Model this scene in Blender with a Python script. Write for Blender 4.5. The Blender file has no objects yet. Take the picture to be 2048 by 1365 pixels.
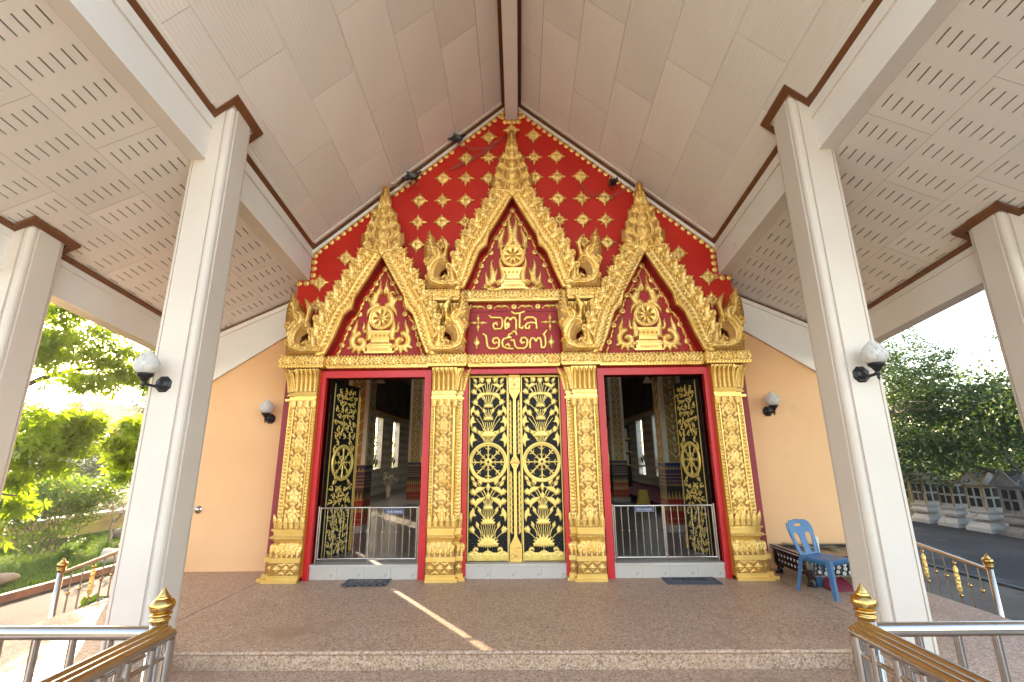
import bpy, math, random
import numpy as np
from mathutils import Matrix, Vector
random.seed(7); rng = np.random.default_rng(7)
S = bpy.context.scene
COL = S.collection
R = math.radians
PI = math.pi

# ------------------------------------------------------------------ camera
cd = bpy.data.cameras.new('camera'); cam = bpy.data.objects.new('camera', cd); COL.objects.link(cam)
cd.sensor_width = 36.0; cd.lens = 36.0*920.07/2048.0; cd.clip_start = 0.02; cd.clip_end = 3000
_yaw, _pit, _rol = R(-0.703), R(14.151), R(-0.525)
_F = Vector((math.sin(_yaw)*math.cos(_pit), math.cos(_yaw)*math.cos(_pit), math.sin(_pit)))
_R = Vector((math.cos(_yaw), -math.sin(_yaw), 0)); _U = _R.cross(_F)
_R2 = _R*math.cos(_rol)+_U*math.sin(_rol); _U2 = -_R*math.sin(_rol)+_U*math.cos(_rol)
cam.matrix_world = Matrix(((_R2.x,_U2.x,-_F.x,0.061),(_R2.y,_U2.y,-_F.y,0.0),(_R2.z,_U2.z,-_F.z,1.70),(0,0,0,1)))
S.camera = cam

# ------------------------------------------------------------------ world and sun
SUN_EL = R(19.0); SUN_AZ = math.atan2(-0.57, 0.82)          # azimuth of the sun measured from +Y towards +X
W = bpy.data.worlds.new('World'); S.world = W; W.use_nodes = True
wn = W.node_tree.nodes; wl = W.node_tree.links
sky = wn.new('ShaderNodeTexSky'); sky.sky_type = 'NISHITA'; sky.sun_disc = False
sky.sun_elevation = SUN_EL; sky.sun_rotation = SUN_AZ; sky.air_density = 1.0; sky.dust_density = 1.5; sky.ozone_density = 1.0
wn['Background'].inputs['Strength'].default_value = 0.15
wl.new(sky.outputs[0], wn['Background'].inputs['Color'])
sd = bpy.data.lights.new('sun', 'SUN'); sun = bpy.data.objects.new('sun', sd); COL.objects.link(sun)
sd.energy = 3.4; sd.angle = R(0.5); sd.color = (1.0, 0.88, 0.72)
_sdir = Vector((math.sin(SUN_AZ)*math.cos(SUN_EL), math.cos(SUN_AZ)*math.cos(SUN_EL), math.sin(SUN_EL)))
sun.rotation_euler = _sdir.to_track_quat('Z', 'Y').to_euler(); sun.location = _sdir*60
vs = S.view_settings; vs.view_transform = 'Standard'; vs.look = 'None'; vs.gamma = 1.0; vs.use_curve_mapping = False
vs.exposure = 3.08
vs.use_white_balance = True; vs.white_balance_temperature = 7700; vs.white_balance_tint = 16
S.render.engine = 'CYCLES'
cy = S.cycles; cy.max_bounces = 10; cy.diffuse_bounces = 6; cy.glossy_bounces = 4; cy.transmission_bounces = 6
cy.use_denoising = True; cy.sample_clamp_indirect = 6.0; cy.caustics_reflective = False; cy.caustics_refractive = False

# ------------------------------------------------------------------ materials
MATS = {}
def M(name, col, rough=.6, metal=0., var=.12, vscale=3., col2=None, bump=0., bscale=40., btype='noise', spec=.5, transl=0.,
      speck=None, coord='Object', stain=None, coat=0., detail=6., ovar=0.):
    """procedural principled material: base colour mottled by noise, optional speckle cells, fine bump"""
    if name in MATS: return MATS[name]
    m = bpy.data.materials.new(name); m.use_nodes = True; MATS[name] = m
    n = m.node_tree.nodes; l = m.node_tree.links
    b = n['Principled BSDF']; out = n['Material Output']
    tc = n.new('ShaderNodeTexCoord'); src = tc.outputs[coord]
    nz = n.new('ShaderNodeTexNoise'); nz.inputs['Scale'].default_value = vscale; nz.inputs['Detail'].default_value = detail
    l.new(src, nz.inputs['Vector'])
    cr = n.new('ShaderNodeValToRGB'); cr.color_ramp.elements[0].position = .3; cr.color_ramp.elements[1].position = .7
    c2 = col2 or tuple(min(1, c*(1+var)) for c in col); c1 = col if col2 else tuple(c*(1-var) for c in col)
    cr.color_ramp.elements[0].color = (*c1, 1); cr.color_ramp.elements[1].color = (*c2, 1)
    l.new(nz.outputs[0], cr.inputs[0]); c = cr.outputs[0]
    if speck:                                            # (scale, amount, dark colour, light colour)
        vo = n.new('ShaderNodeTexVoronoi'); vo.inputs['Scale'].default_value = speck[0]; l.new(src, vo.inputs['Vector'])
        r2 = n.new('ShaderNodeValToRGB'); r2.color_ramp.interpolation = 'CONSTANT'
        e = r2.color_ramp.elements; e[0].position = 0; e[0].color = (*speck[2], 1); e[1].position = .25; e[1].color = (*col, 1)
        x = e.new(.6); x.color = (*speck[3], 1); x = e.new(.8); x.color = (*c2, 1)
        sp = n.new('ShaderNodeSeparateColor'); l.new(vo.outputs['Color'], sp.inputs[0]); l.new(sp.outputs[0], r2.inputs[0])
        mx = n.new('ShaderNodeMix'); mx.data_type = 'RGBA'; mx.inputs[0].default_value = speck[1]
        l.new(c, mx.inputs[6]); l.new(r2.outputs[0], mx.inputs[7]); c = mx.outputs[2]
    if stain:                                            # (scale, threshold, colour): blotches of dirt with their own shape
        s = n.new('ShaderNodeTexNoise'); s.inputs['Scale'].default_value = stain[0]; s.inputs['Detail'].default_value = 9; s.inputs['Roughness'].default_value = .7
        l.new(src, s.inputs['Vector'])
        rr = n.new('ShaderNodeValToRGB'); rr.color_ramp.elements[0].position = stain[1]; rr.color_ramp.elements[1].position = min(1, stain[1]+.12)
        l.new(s.outputs[0], rr.inputs[0])
        mx = n.new('ShaderNodeMix'); mx.data_type = 'RGBA'; l.new(rr.outputs[0], mx.inputs[0]); l.new(c, mx.inputs[6]); mx.inputs[7].default_value = (*stain[2], 1); c = mx.outputs[2]
    if ovar:                                             # each piece a little lighter or darker than its neighbours
        oi = n.new('ShaderNodeObjectInfo'); mr = n.new('ShaderNodeMapRange'); mr.inputs['To Min'].default_value = 1-ovar; mr.inputs['To Max'].default_value = 1+ovar*.5
        l.new(oi.outputs['Random'], mr.inputs['Value']); hs = n.new('ShaderNodeHueSaturation'); l.new(mr.outputs[0], hs.inputs['Value']); l.new(c, hs.inputs['Color']); c = hs.outputs[0]
    l.new(c, b.inputs['Base Color'])
    b.inputs['Roughness'].default_value = rough; b.inputs['Metallic'].default_value = metal
    b.inputs['Specular IOR Level'].default_value = spec; b.inputs['Coat Weight'].default_value = coat
    if bump:
        if btype == 'voronoi':
            t = n.new('ShaderNodeTexVoronoi'); o_ = 'Distance'
        elif btype == 'wave':
            t = n.new('ShaderNodeTexWave'); o_ = 'Fac'; t.bands_direction = 'X'; t.inputs['Distortion'].default_value = 1.5
        else:
            t = n.new('ShaderNodeTexNoise'); o_ = 0; t.inputs['Detail'].default_value = 5
        t.inputs['Scale'].default_value = bscale; l.new(src, t.inputs['Vector'])
        bp = n.new('ShaderNodeBump'); bp.inputs['Strength'].default_value = bump; bp.inputs['Distance'].default_value = .02
        l.new(t.outputs[o_], bp.inputs['Height']); l.new(bp.outputs[0], b.inputs['Normal'])
    if transl:
        tr = n.new('ShaderNodeBsdfTranslucent'); mul = n.new('ShaderNodeMix'); mul.data_type = 'RGBA'; mul.blend_type = 'MULTIPLY'; mul.inputs[0].default_value = 1
        l.new(c, mul.inputs[6]); mul.inputs[7].default_value = (1, 1, 1, 1) if name == 'frosted_globe' else (1.5, 1.5, .55, 1); l.new(mul.outputs[2], tr.inputs['Color'])
        ms = n.new('ShaderNodeMixShader'); ms.inputs[0].default_value = transl
        l.new(b.outputs[0], ms.inputs[1]); l.new(tr.outputs[0], ms.inputs[2]); l.new(ms.outputs[0], out.inputs[0])
    return m

GOLD = M('gold_paint', (.80,.445,.10), .35, .58, .16, 5, col2=(.93,.61,.21), bump=.30, bscale=55, btype='voronoi', spec=.6, ovar=.14, stain=(6,.68,(.50,.30,.12)))
GOLDG = M('shaded_gold_ground', (.34,.145,.028), .55, .35, .2, 9, col2=(.44,.21,.045), bump=.3, bscale=60)  # darker gold for low relief ground, recess shade put into the colour
GOLDS = M('gold_paint_smooth', (.80,.455,.105), .33, .55, .10, 4, col2=(.91,.60,.19), spec=.6, stain=(7,.66,(.46,.31,.15)), ovar=.10)
GOLDD = M('gold_leaf_flat', (.76,.52,.13), .4, .4, .1, 6, col2=(.84,.60,.18), spec=.5)
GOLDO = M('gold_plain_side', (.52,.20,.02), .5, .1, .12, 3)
RED = M('red_plaster', (.50,.012,.004), .55, 0, .12, 1.6, col2=(.58,.020,.008), bump=.05, bscale=14, stain=(5,.69,(.40,.05,.04)), spec=.3)
REDD = M('red_panel', (.38,.012,.010), .6, 0, .1, 3, bump=.04, bscale=20)
REDF = M('red_door_frame', (.58,.010,.014), .40, 0, .08, 2, bump=.03, bscale=18)
MAROON = M('maroon_strip', (.27,.022,.028), .6, 0, .1, 2)
ORANGE = M('orange_wall', (.76,.41,.195), .8, 0, .07, .7, col2=(.83,.47,.235), bump=.08, bscale=60, stain=(1.9,.62,(.68,.385,.20)))
CREAM = M('cream_plaster', (.60,.505,.42), .62, 0, .05, 1.1, col2=(.66,.565,.475), bump=.04, bscale=30, stain=(3.2,.64,(.52,.425,.335)))
BEAM = M('white_beam', (.78,.72,.65), .65, 0, .05, 1.2, bump=.03, bscale=25, stain=(3.2,.65,(.64,.57,.50)))
PANEL = M('ceiling_panel', (.83,.76,.70), .55, 0, .04, .8, bump=.20, bscale=9, btype='wave', stain=(1.7,.66,(.70,.62,.54)), ovar=.07)
PANELS = M('slotted_panel', (.82,.76,.70), .62, 0, .04, .8, bump=.05, bscale=12, btype='wave', stain=(1.9,.66,(.70,.63,.55)), ovar=.05)
DARK = M('dark_void', (.010,.008,.007), .9, 0, .1, 2, spec=.1)
BROWN = M('brown_trim', (.17,.058,.018), .5, 0, .2, 5, bump=.05, bscale=30)
WHITE = M('white_trim', (.78,.73,.66), .6, 0, .05, 4)
TERR = M('terrazzo', (.43,.262,.160), .52, 0, .14, 1.3, col2=(.50,.315,.20), speck=(75,.62,(.15,.085,.06),(.62,.45,.35)), bump=.10, bscale=110, stain=(.7,.54,(.345,.205,.125)))
JOINT = M('dark_joint', (.09,.06,.05), .8, 0, .1, 9)
STEEL = M('stainless_steel', (.52,.48,.44), .20, 1., .06, 9)
BRASS = M('brass', (.56,.34,.11), .22, 1., .1, 6)
IRON = M('black_iron', (.012,.011,.011), .42, .2, .2, 9)
GLASSW = M('frosted_globe', (.80,.76,.71), .35, 0, .06, 5, transl=.35, coat=.3)
MARBLE = M('white_marble', (.44,.38,.32), .45, 0, .1, 2.2, col2=(.53,.47,.41), stain=(5,.60,(.33,.27,.22)), spec=.3)
BLACK = M('black_lacquer', (.007,.006,.006), .5, 0, .2, 4, spec=.2)

# ------------------------------------------------------------------ mesh helpers
class MB:
    def __init__(s): s.v = []; s.f = []; s.s = []; s.m = []; s.mi = 0
    def add(s, vs_, fs, smooth=False):
        o = len(s.v); s.v.extend(map(tuple, vs_))
        for f in fs: s.f.append(tuple(i+o for i in f)); s.s.append(smooth); s.m.append(s.mi)
        return s
    def box(s, x0, x1, y0, y1, z0, z1):
        return s.add([(x0,y0,z0),(x1,y0,z0),(x1,y1,z0),(x0,y1,z0),(x0,y0,z1),(x1,y0,z1),(x1,y1,z1),(x0,y1,z1)],
                     [(0,3,2,1),(4,5,6,7),(0,1,5,4),(1,2,6,5),(2,3,7,6),(3,0,4,7)])
    def hexa(s, b, t):      # bottom quad, top quad
        return s.add(list(b)+list(t), [(3,2,1,0),(4,5,6,7),(0,1,5,4),(1,2,6,5),(2,3,7,6),(3,0,4,7)])
    def prism_xz(s, poly, y0, y1):
        n = len(poly); s.add([(x,y0,z) for x,z in poly]+[(x,y1,z) for x,z in poly],
            [tuple(range(n)), tuple(range(2*n-1,n-1,-1))]+[(i,(i+1)%n+0,(i+1)%n+n,i+n)[::-1] for i in range(n)]); return s
    def prism_xy(s, poly, z0, z1):
        n = len(poly); s.add([(x,y,z0) for x,y in poly]+[(x,y,z1) for x,y in poly],
            [tuple(range(n-1,-1,-1)), tuple(range(n,2*n))]+[(i,(i+1)%n,(i+1)%n+n,i+n) for i in range(n)]); return s
    def tube(s, pts, r, n=10, caps=True, smooth=True):
        pts = [Vector(p) for p in pts]; rs = r if isinstance(r,(list,tuple)) else [r]*len(pts)
        d0 = (pts[1]-pts[0]).normalized(); up = Vector((0,0,1)) if abs(d0.z) < .9 else Vector((1,0,0))
        vs_ = []
        for i,p in enumerate(pts):
            d = (pts[min(i+1,len(pts)-1)]-pts[max(i-1,0)]).normalized()
            a = d.cross(up)
            if a.length < 1e-4: a = d.cross(Vector((0,1,0)))
            a.normalize(); b = a.cross(d)
            for k in range(n):
                t = 2*PI*k/n; q = p+(a*math.cos(t)+b*math.sin(t))*rs[i]; vs_.append(q)
        fs = [(i*n+k, i*n+(k+1)%n, (i+1)*n+(k+1)%n, (i+1)*n+k) for i in range(len(pts)-1) for k in range(n)]
        s.add(vs_, fs, smooth)
        if caps: s.add([vs_[k] for k in range(n)], [tuple(range(n-1,-1,-1))]); s.add([vs_[(len(pts)-1)*n+k] for k in range(n)], [tuple(range(n))])
        return s
    def lathe(s, prof, c, n=16, smooth=True, flute=0):
        cx,cy_,cz = c; vs_ = []
        for r,z in prof:
            for k in range(n):
                t = 2*PI*k/n; rr = r*(1+flute*math.cos(8*t)) if flute else r
                vs_.append((cx+rr*math.cos(t), cy_+rr*math.sin(t), cz+z))
        fs = [(i*n+k, i*n+(k+1)%n, (i+1)*n+(k+1)%n, (i+1)*n+k) for i in range(len(prof)-1) for k in range(n)]
        return s.add(vs_, fs, smooth)
    def sphere(s, c, r, n=8, m=6, sc=(1,1,1)):
        vs_ = []; fs = []
        for i in range(m+1):
            a = PI*i/m
            for k in range(n):
                t = 2*PI*k/n; vs_.append((c[0]+r*sc[0]*math.sin(a)*math.cos(t), c[1]+r*sc[1]*math.sin(a)*math.sin(t), c[2]+r*sc[2]*math.cos(a)))
        for i in range(m):
            for k in range(n): fs.append((i*n+k, i*n+(k+1)%n, (i+1)*n+(k+1)%n, (i+1)*n+k))
        return s.add(vs_, fs, True)
    def xf(s, mat):
        s.v = [tuple(mat @ Vector(p)) for p in s.v]; return s
    def merge(s, o, fn=None):
        k = len(s.v); s.v.extend([fn(*p) for p in o.v] if fn else o.v)
        for f,sm,mi in zip(o.f,o.s,o.m): s.f.append(tuple(i+k for i in f)); s.s.append(sm); s.m.append(mi)
        return s
    def mesh(s, name, mat):
        me = bpy.data.meshes.new(name); me.from_pydata(s.v, [], s.f)
        for mm in (mat if isinstance(mat,(list,tuple)) else [mat]): me.materials.append(mm)
        me.polygons.foreach_set('use_smooth', s.s)
        if any(s.m): me.polygons.foreach_set('material_index', s.m)
        me.update(); return me
    def build(s, name, mat, parent=None, label=None, kind=None):
        return link(name, s.mesh(name, mat), parent, label, kind)

def link(name, me, parent=None, label=None, kind=None, loc=None, rot=None, scale=None):
    o = bpy.data.objects.new(name, me); COL.objects.link(o)
    if loc is not None: o.location = loc
    if rot is not None: o.rotation_euler = rot
    if scale is not None: o.scale = scale
    if parent is not None:
        o.parent = parent; o.matrix_parent_inverse = (Matrix.Translation(parent.location) @ parent.rotation_euler.to_matrix().to_4x4() @ Matrix.Diagonal((*parent.scale,1))).inverted()
    if label: o['label'] = label
    if kind: o['kind'] = kind
    return o
def thing(name, label, cat, loc=(0,0,0), group=None):
    o = bpy.data.objects.new(name, None); COL.objects.link(o); o.location = loc; o.empty_display_size = .1
    o['label'] = label; o['category'] = cat
    if group: o['group'] = group
    return o
def tag(o, label, cat, group=None):
    o['label'] = label; o['category'] = cat
    if group: o['group'] = group
    return o
def dup(root, loc, label, rot=None):
    r = root.copy(); COL.objects.link(r); r.location = loc; r['label'] = label
    if rot is not None: r.rotation_euler = rot
    for ch in list(root.children):
        c = ch.copy(); COL.objects.link(c); c.parent = r
        for g in ch.children:
            d = g.copy(); COL.objects.link(d); d.parent = c
    return r
def struct(name, mb, mat, label=None):
    o = mb.build(name, mat); o['kind'] = 'structure'
    if label: o['label'] = label
    return o

# carved relief: 2D field of tapered strokes, discs and plates -> gridded mesh with domed ridges. local x = u, z = v, outwards = -y
def spiral(c, r0, r1, a0, a1, n=18):
    return [(c[0]+(r0+(r1-r0)*i/(n-1))*math.cos(a0+(a1-a0)*i/(n-1)), c[1]+(r0+(r1-r0)*i/(n-1))*math.sin(a0+(a1-a0)*i/(n-1))) for i in range(n)]
def bez(p0, p1, p2, p3, n=9):
    o = []
    for i in range(n):
        t = i/(n-1); u = 1-t
        o.append(tuple(u**3*p0[k]+3*u*u*t*p1[k]+3*u*t*t*p2[k]+t**3*p3[k] for k in (0,1)))
    return o
def wl_(n, *w):                     # widths resampled to n
    return list(np.interp(np.linspace(0,1,n), np.linspace(0,1,len(w)), w))
def mirror(st): return [([(-x,y) for x,y in p], w, h) for p,w,h in st]
def relief(strokes=(), discs=(), plates=(), holes=(), cell=.012, base=.02, flat=0, ground=0):
    xs=[];ys=[]
    for p,w,h in strokes:
        mw = max(w) if isinstance(w,(list,tuple)) else w
        for x,y in p: xs += [x-mw,x+mw]; ys += [y-mw,y+mw]
    for (x,y),r,h in discs: xs += [x-r,x+r]; ys += [y-r,y+r]
    for p,dw,h in plates:
        for x,y in p: xs.append(x); ys.append(y)
    x0=min(xs)-1.5*cell; y0=min(ys)-1.5*cell; nx=int((max(xs)+1.5*cell-x0)/cell)+2; ny=int((max(ys)+1.5*cell-y0)/cell)+2
    gx = x0+cell*np.arange(nx); gy = y0+cell*np.arange(ny)
    F = np.full((nx,ny), -1.0); H = np.zeros((nx,ny))
    def win(ax,bx,ay,by):
        i0=max(0,int((ax-x0)/cell)-1); i1=min(nx,int((bx-x0)/cell)+3); j0=max(0,int((ay-y0)/cell)-1); j1=min(ny,int((by-y0)/cell)+3)
        return slice(i0,i1), slice(j0,j1)
    for p,dw,h in plates:
        P = np.array(p); Q = np.roll(P,-1,0); X,Yg = np.meshgrid(gx,gy,indexing='ij')
        D = np.full((nx,ny),1e9); I = np.zeros((nx,ny),bool)
        for a,b in zip(P,Q):
            d=b-a; L=max(1e-12,d@d); t=np.clip(((X-a[0])*d[0]+(Yg-a[1])*d[1])/L,0,1)
            D=np.minimum(D,np.hypot(X-a[0]-t*d[0],Yg-a[1]-t*d[1]))
            if a[1]!=b[1]: I ^= ((a[1]>Yg)!=(b[1]>Yg)) & (X < (b[0]-a[0])*(Yg-a[1])/(b[1]-a[1])+a[0])
        f=np.where(I,D,-D); F=np.maximum(F,f); H=np.where(f>0,np.maximum(H,h*np.clip(f/dw,0,1)),H)
    for p,w,h in strokes:
        n=len(p); ws = w if isinstance(w,(list,tuple)) else [w]*n
        for i in range(n-1):
            (ax,ay),(bx,by)=p[i],p[i+1]; wm=max(ws[i],ws[i+1])
            a,b=win(min(ax,bx)-wm-cell*2,max(ax,bx)+wm+cell*2,min(ay,by)-wm-cell*2,max(ay,by)+wm+cell*2)
            X,Yg=np.meshgrid(gx[a],gy[b],indexing='ij'); dx,dy=bx-ax,by-ay; L=max(1e-12,dx*dx+dy*dy)
            t=np.clip(((X-ax)*dx+(Yg-ay)*dy)/L,0,1); d=np.hypot(X-ax-t*dx,Yg-ay-t*dy); ww=ws[i]+(ws[i+1]-ws[i])*t
            f=ww-d; F[a,b]=np.maximum(F[a,b],f)
            q=np.clip(d/np.maximum(ww,1e-5),0,1)
            hh = h*np.clip((1-q)*4,0,1) if flat else h*np.sqrt(1-q*q)*np.clip(ww/(wm+1e-6),.3,1)
            H[a,b]=np.where(f>0,np.maximum(H[a,b],hh),H[a,b])
    for (cx,cy_),r,h in discs:
        a,b=win(cx-r-2*cell,cx+r+2*cell,cy_-r-2*cell,cy_+r+2*cell); X,Yg=np.meshgrid(gx[a],gy[b],indexing='ij'); d=np.hypot(X-cx,Yg-cy_)
        F[a,b]=np.maximum(F[a,b],r-d); H[a,b]=np.where(d<r,np.maximum(H[a,b],h*np.sqrt(np.clip(1-(d/r)**2,0,1))),H[a,b])
    for (cx,cy_),r in holes:
        X,Yg=np.meshgrid(gx,gy,indexing='ij'); F=np.minimum(F,np.hypot(X-cx,Yg-cy_)-r)
    C = (F[:-1,:-1]+F[1:,:-1]+F[:-1,1:]+F[1:,1:])>0
    PX,PY=np.meshgrid(gx,gy,indexing='ij'); PX=PX.copy();PY=PY.copy()
    pad=np.zeros((nx+1,ny+1),bool); pad[1:-1,1:-1]=C
    cnt=pad[:-1,:-1].astype(int)+pad[1:,:-1]+pad[:-1,1:]+pad[1:,1:]
    bd=(cnt>0)&(cnt<4); g0,g1=np.gradient(F,cell); gg=g0*g0+g1*g1+.05
    st=np.clip(F/gg,-.8*cell,.8*cell); PX[bd]-=(st*g0)[bd]; PY[bd]-=(st*g1)[bd]; H[bd]=0
    idx=np.full((nx,ny),-1); used=cnt>0; idx[used]=np.arange(used.sum())
    mb=MB(); mb.v=[(float(x),float(-base-h),float(y)) for x,y,h in zip(PX[used],PY[used],H[used])]
    ci,cj=np.nonzero(C)
    mb.f=[tuple(t) for t in np.stack([idx[ci,cj],idx[ci+1,cj],idx[ci+1,cj+1],idx[ci,cj+1]],1).tolist()]
    mb.s=[True]*len(mb.f); mb.m=[0]*len(mb.f)
    if ground:  # low faces take the second material, which carries the painted recess shade
        ph=max(h for _,_,h in plates)+1e-4
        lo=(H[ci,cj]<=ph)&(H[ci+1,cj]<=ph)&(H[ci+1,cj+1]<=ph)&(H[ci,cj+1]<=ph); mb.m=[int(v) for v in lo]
    def side(i0,j0,i1,j1):
        n=len(mb.v); a=mb.v[idx[i0,j0]]; b=mb.v[idx[i1,j1]]
        mb.v += [a,b,(b[0],0.,b[2]),(a[0],0.,a[2])]; mb.f.append((n+3,n+2,n+1,n)); mb.s.append(False); mb.m.append(0)
    if base>0:
        for i,j in zip(ci,cj):
            if not pad[i+1,j]: side(i,j,i+1,j)
            if not pad[i+2,j+1]: side(i+1,j,i+1,j+1)
            if not pad[i+1,j+2]: side(i+1,j+1,i,j+1)
            if not pad[i,j+1]: side(i,j+1,i,j)
    return mb
def place(mb, x, y, z, sx=1, ang=0, sc=1):      # relief local -> world, optional mirror, rotation in the facade plane
    c,s_=math.cos(ang)*sc,math.sin(ang)*sc
    o=MB(); o.v=[(x+sx*(p[0]*c-p[2]*s_), y+p[1]*sc, z+p[0]*s_+p[2]*c) for p in mb.v]; o.f=list(mb.f); o.s=list(mb.s); o.m=list(mb.m); return o
def extr(poly, y0, y1):
    return MB().prism_xz(poly, y0, y1)
# ------------------------------------------------------------------ porch structure
FY = 7.31; MS = -0.1367
def ZC(x, y): return 5.22+.86*(3.48-abs(x))+MS*(y-FY)
def ZA(x, y): return 4.65-.46*(abs(x)-3.67)+MS*(y-FY)
YF = 1.3                                                     # front edge of the porch roof
def slopepoly(mb, poly, fn, d0, d1):
    n = len(poly); mb.add([(x,y,fn(x,y)-d0) for x,y in poly]+[(x,y,fn(x,y)-d1) for x,y in poly],
        [tuple(range(n)), tuple(range(2*n-1,n-1,-1))]+[(i,i+n,(i+1)%n+n,(i+1)%n) for i in range(n)]); return mb
def rect(x0,x1,y0,y1): return [(x0,y0),(x1,y0),(x1,y1),(x0,y1)]

# floor of the porch: a U round the recessed landing, split by the two long joints
f = MB()
f.prism_xy([(-3.663,2.0),(-3.1,2.0),(-3.1,4.73),(3.1,4.73),(3.1,2.0),(3.663,2.0),(3.663,7.8),(-3.663,7.8)], -.75, 0)
pf = struct('porch_floor', f, TERR)
for s in (-1,1):
    a,b = sorted((s*3.677, s*5.2)); w = MB().box(a,b,2.0,7.8,-.75,0); w.build('side_floor', TERR, pf)
    a,b = sorted((s*3.663, s*3.677)); MB().box(a,b,2.0,7.8,-.75,-.006).build('floor_joint', JOINT, pf)
nb = MB(); nb.tube([(-3.1,4.735,-.018),(3.1,4.735,-.018)], .018, 10); nb.build('step_nosing', TERR, pf)
st = MB().box(-3.1,3.1,.2,4.72,-.75,-.155); stp = struct('landing_step', st, TERR)
MB().box(-3.1,3.1,4.40,4.412,-.157,-.151).build('step_joint', JOINT, stp)

# garden side, yard side, lawn
struct('lawn', MB().add([(-400,-60,-.61),(-8.72,-60,-.61),(-8.72,600,-.61),(-400,600,-.61)], [(0,1,2,3)]), M('lawn_soil',(.035,.055,.012),.95,0,.4,1.5,bump=.3,bscale=30,spec=.05))
struct('garden_path', MB().add([(-8.62,-60,-.60),(-5.2,-60,-.60),(-5.2,60,-.60),(-8.62,60,-.60)], [(0,1,2,3)]), M('old_concrete',(.040,.034,.029),.9,0,.35,1.2,col2=(.07,.061,.053),bump=.25,bscale=18,spec=.08,stain=(2,.55,(.028,.025,.021))))
kb = struct('lawn_kerb', MB().box(-8.72,-8.62,-20,60,-.8,-.47), M('brown_kerb',(.15,.062,.04),.7,0,.25,4,bump=.1,bscale=30))
struct('yard', MB().add([(5.2,-60,-.60),(400,-60,-.60),(400,600,-.60),(5.2,600,-.60)], [(0,1,2,3)]), M('asphalt_yard',(.022,.022,.023),.8,0,.4,.45,col2=(.06,.059,.058),bump=.3,bscale=24,spec=.12,stain=(.8,.55,(.10,.097,.09)),detail=10))
struct('yard_kerb', MB().box(8.62,8.74,2,40,-.8,-.56), M('dark_kerb',(.05,.048,.045),.85,0,.3,5,bump=.2,bscale=30))
struct('yard_paving', MB().add([(5.2,-60,-.595),(8.62,-60,-.595),(8.62,60,-.595),(5.2,60,-.595)], [(0,1,2,3)]), M('worn_paving',(.09,.075,.062),.85,0,.35,1.1,col2=(.14,.12,.10),bump=.25,bscale=20,spec=.08,stain=(1.6,.55,(.07,.062,.055))))
struct('front_ground', MB().add([(-5.2,-60,-.605),(5.2,-60,-.605),(5.2,2.0,-.605),(-5.2,2.0,-.605)], [(0,1,2,3)]), M('bounce_forecourt',(.48,.41,.34),.8,0,.12,1.2,bump=.1,bscale=30,stain=(1.5,.6,(.34,.28,.22))))  # unseen ground, made pale to bounce light up into the porch

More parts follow.
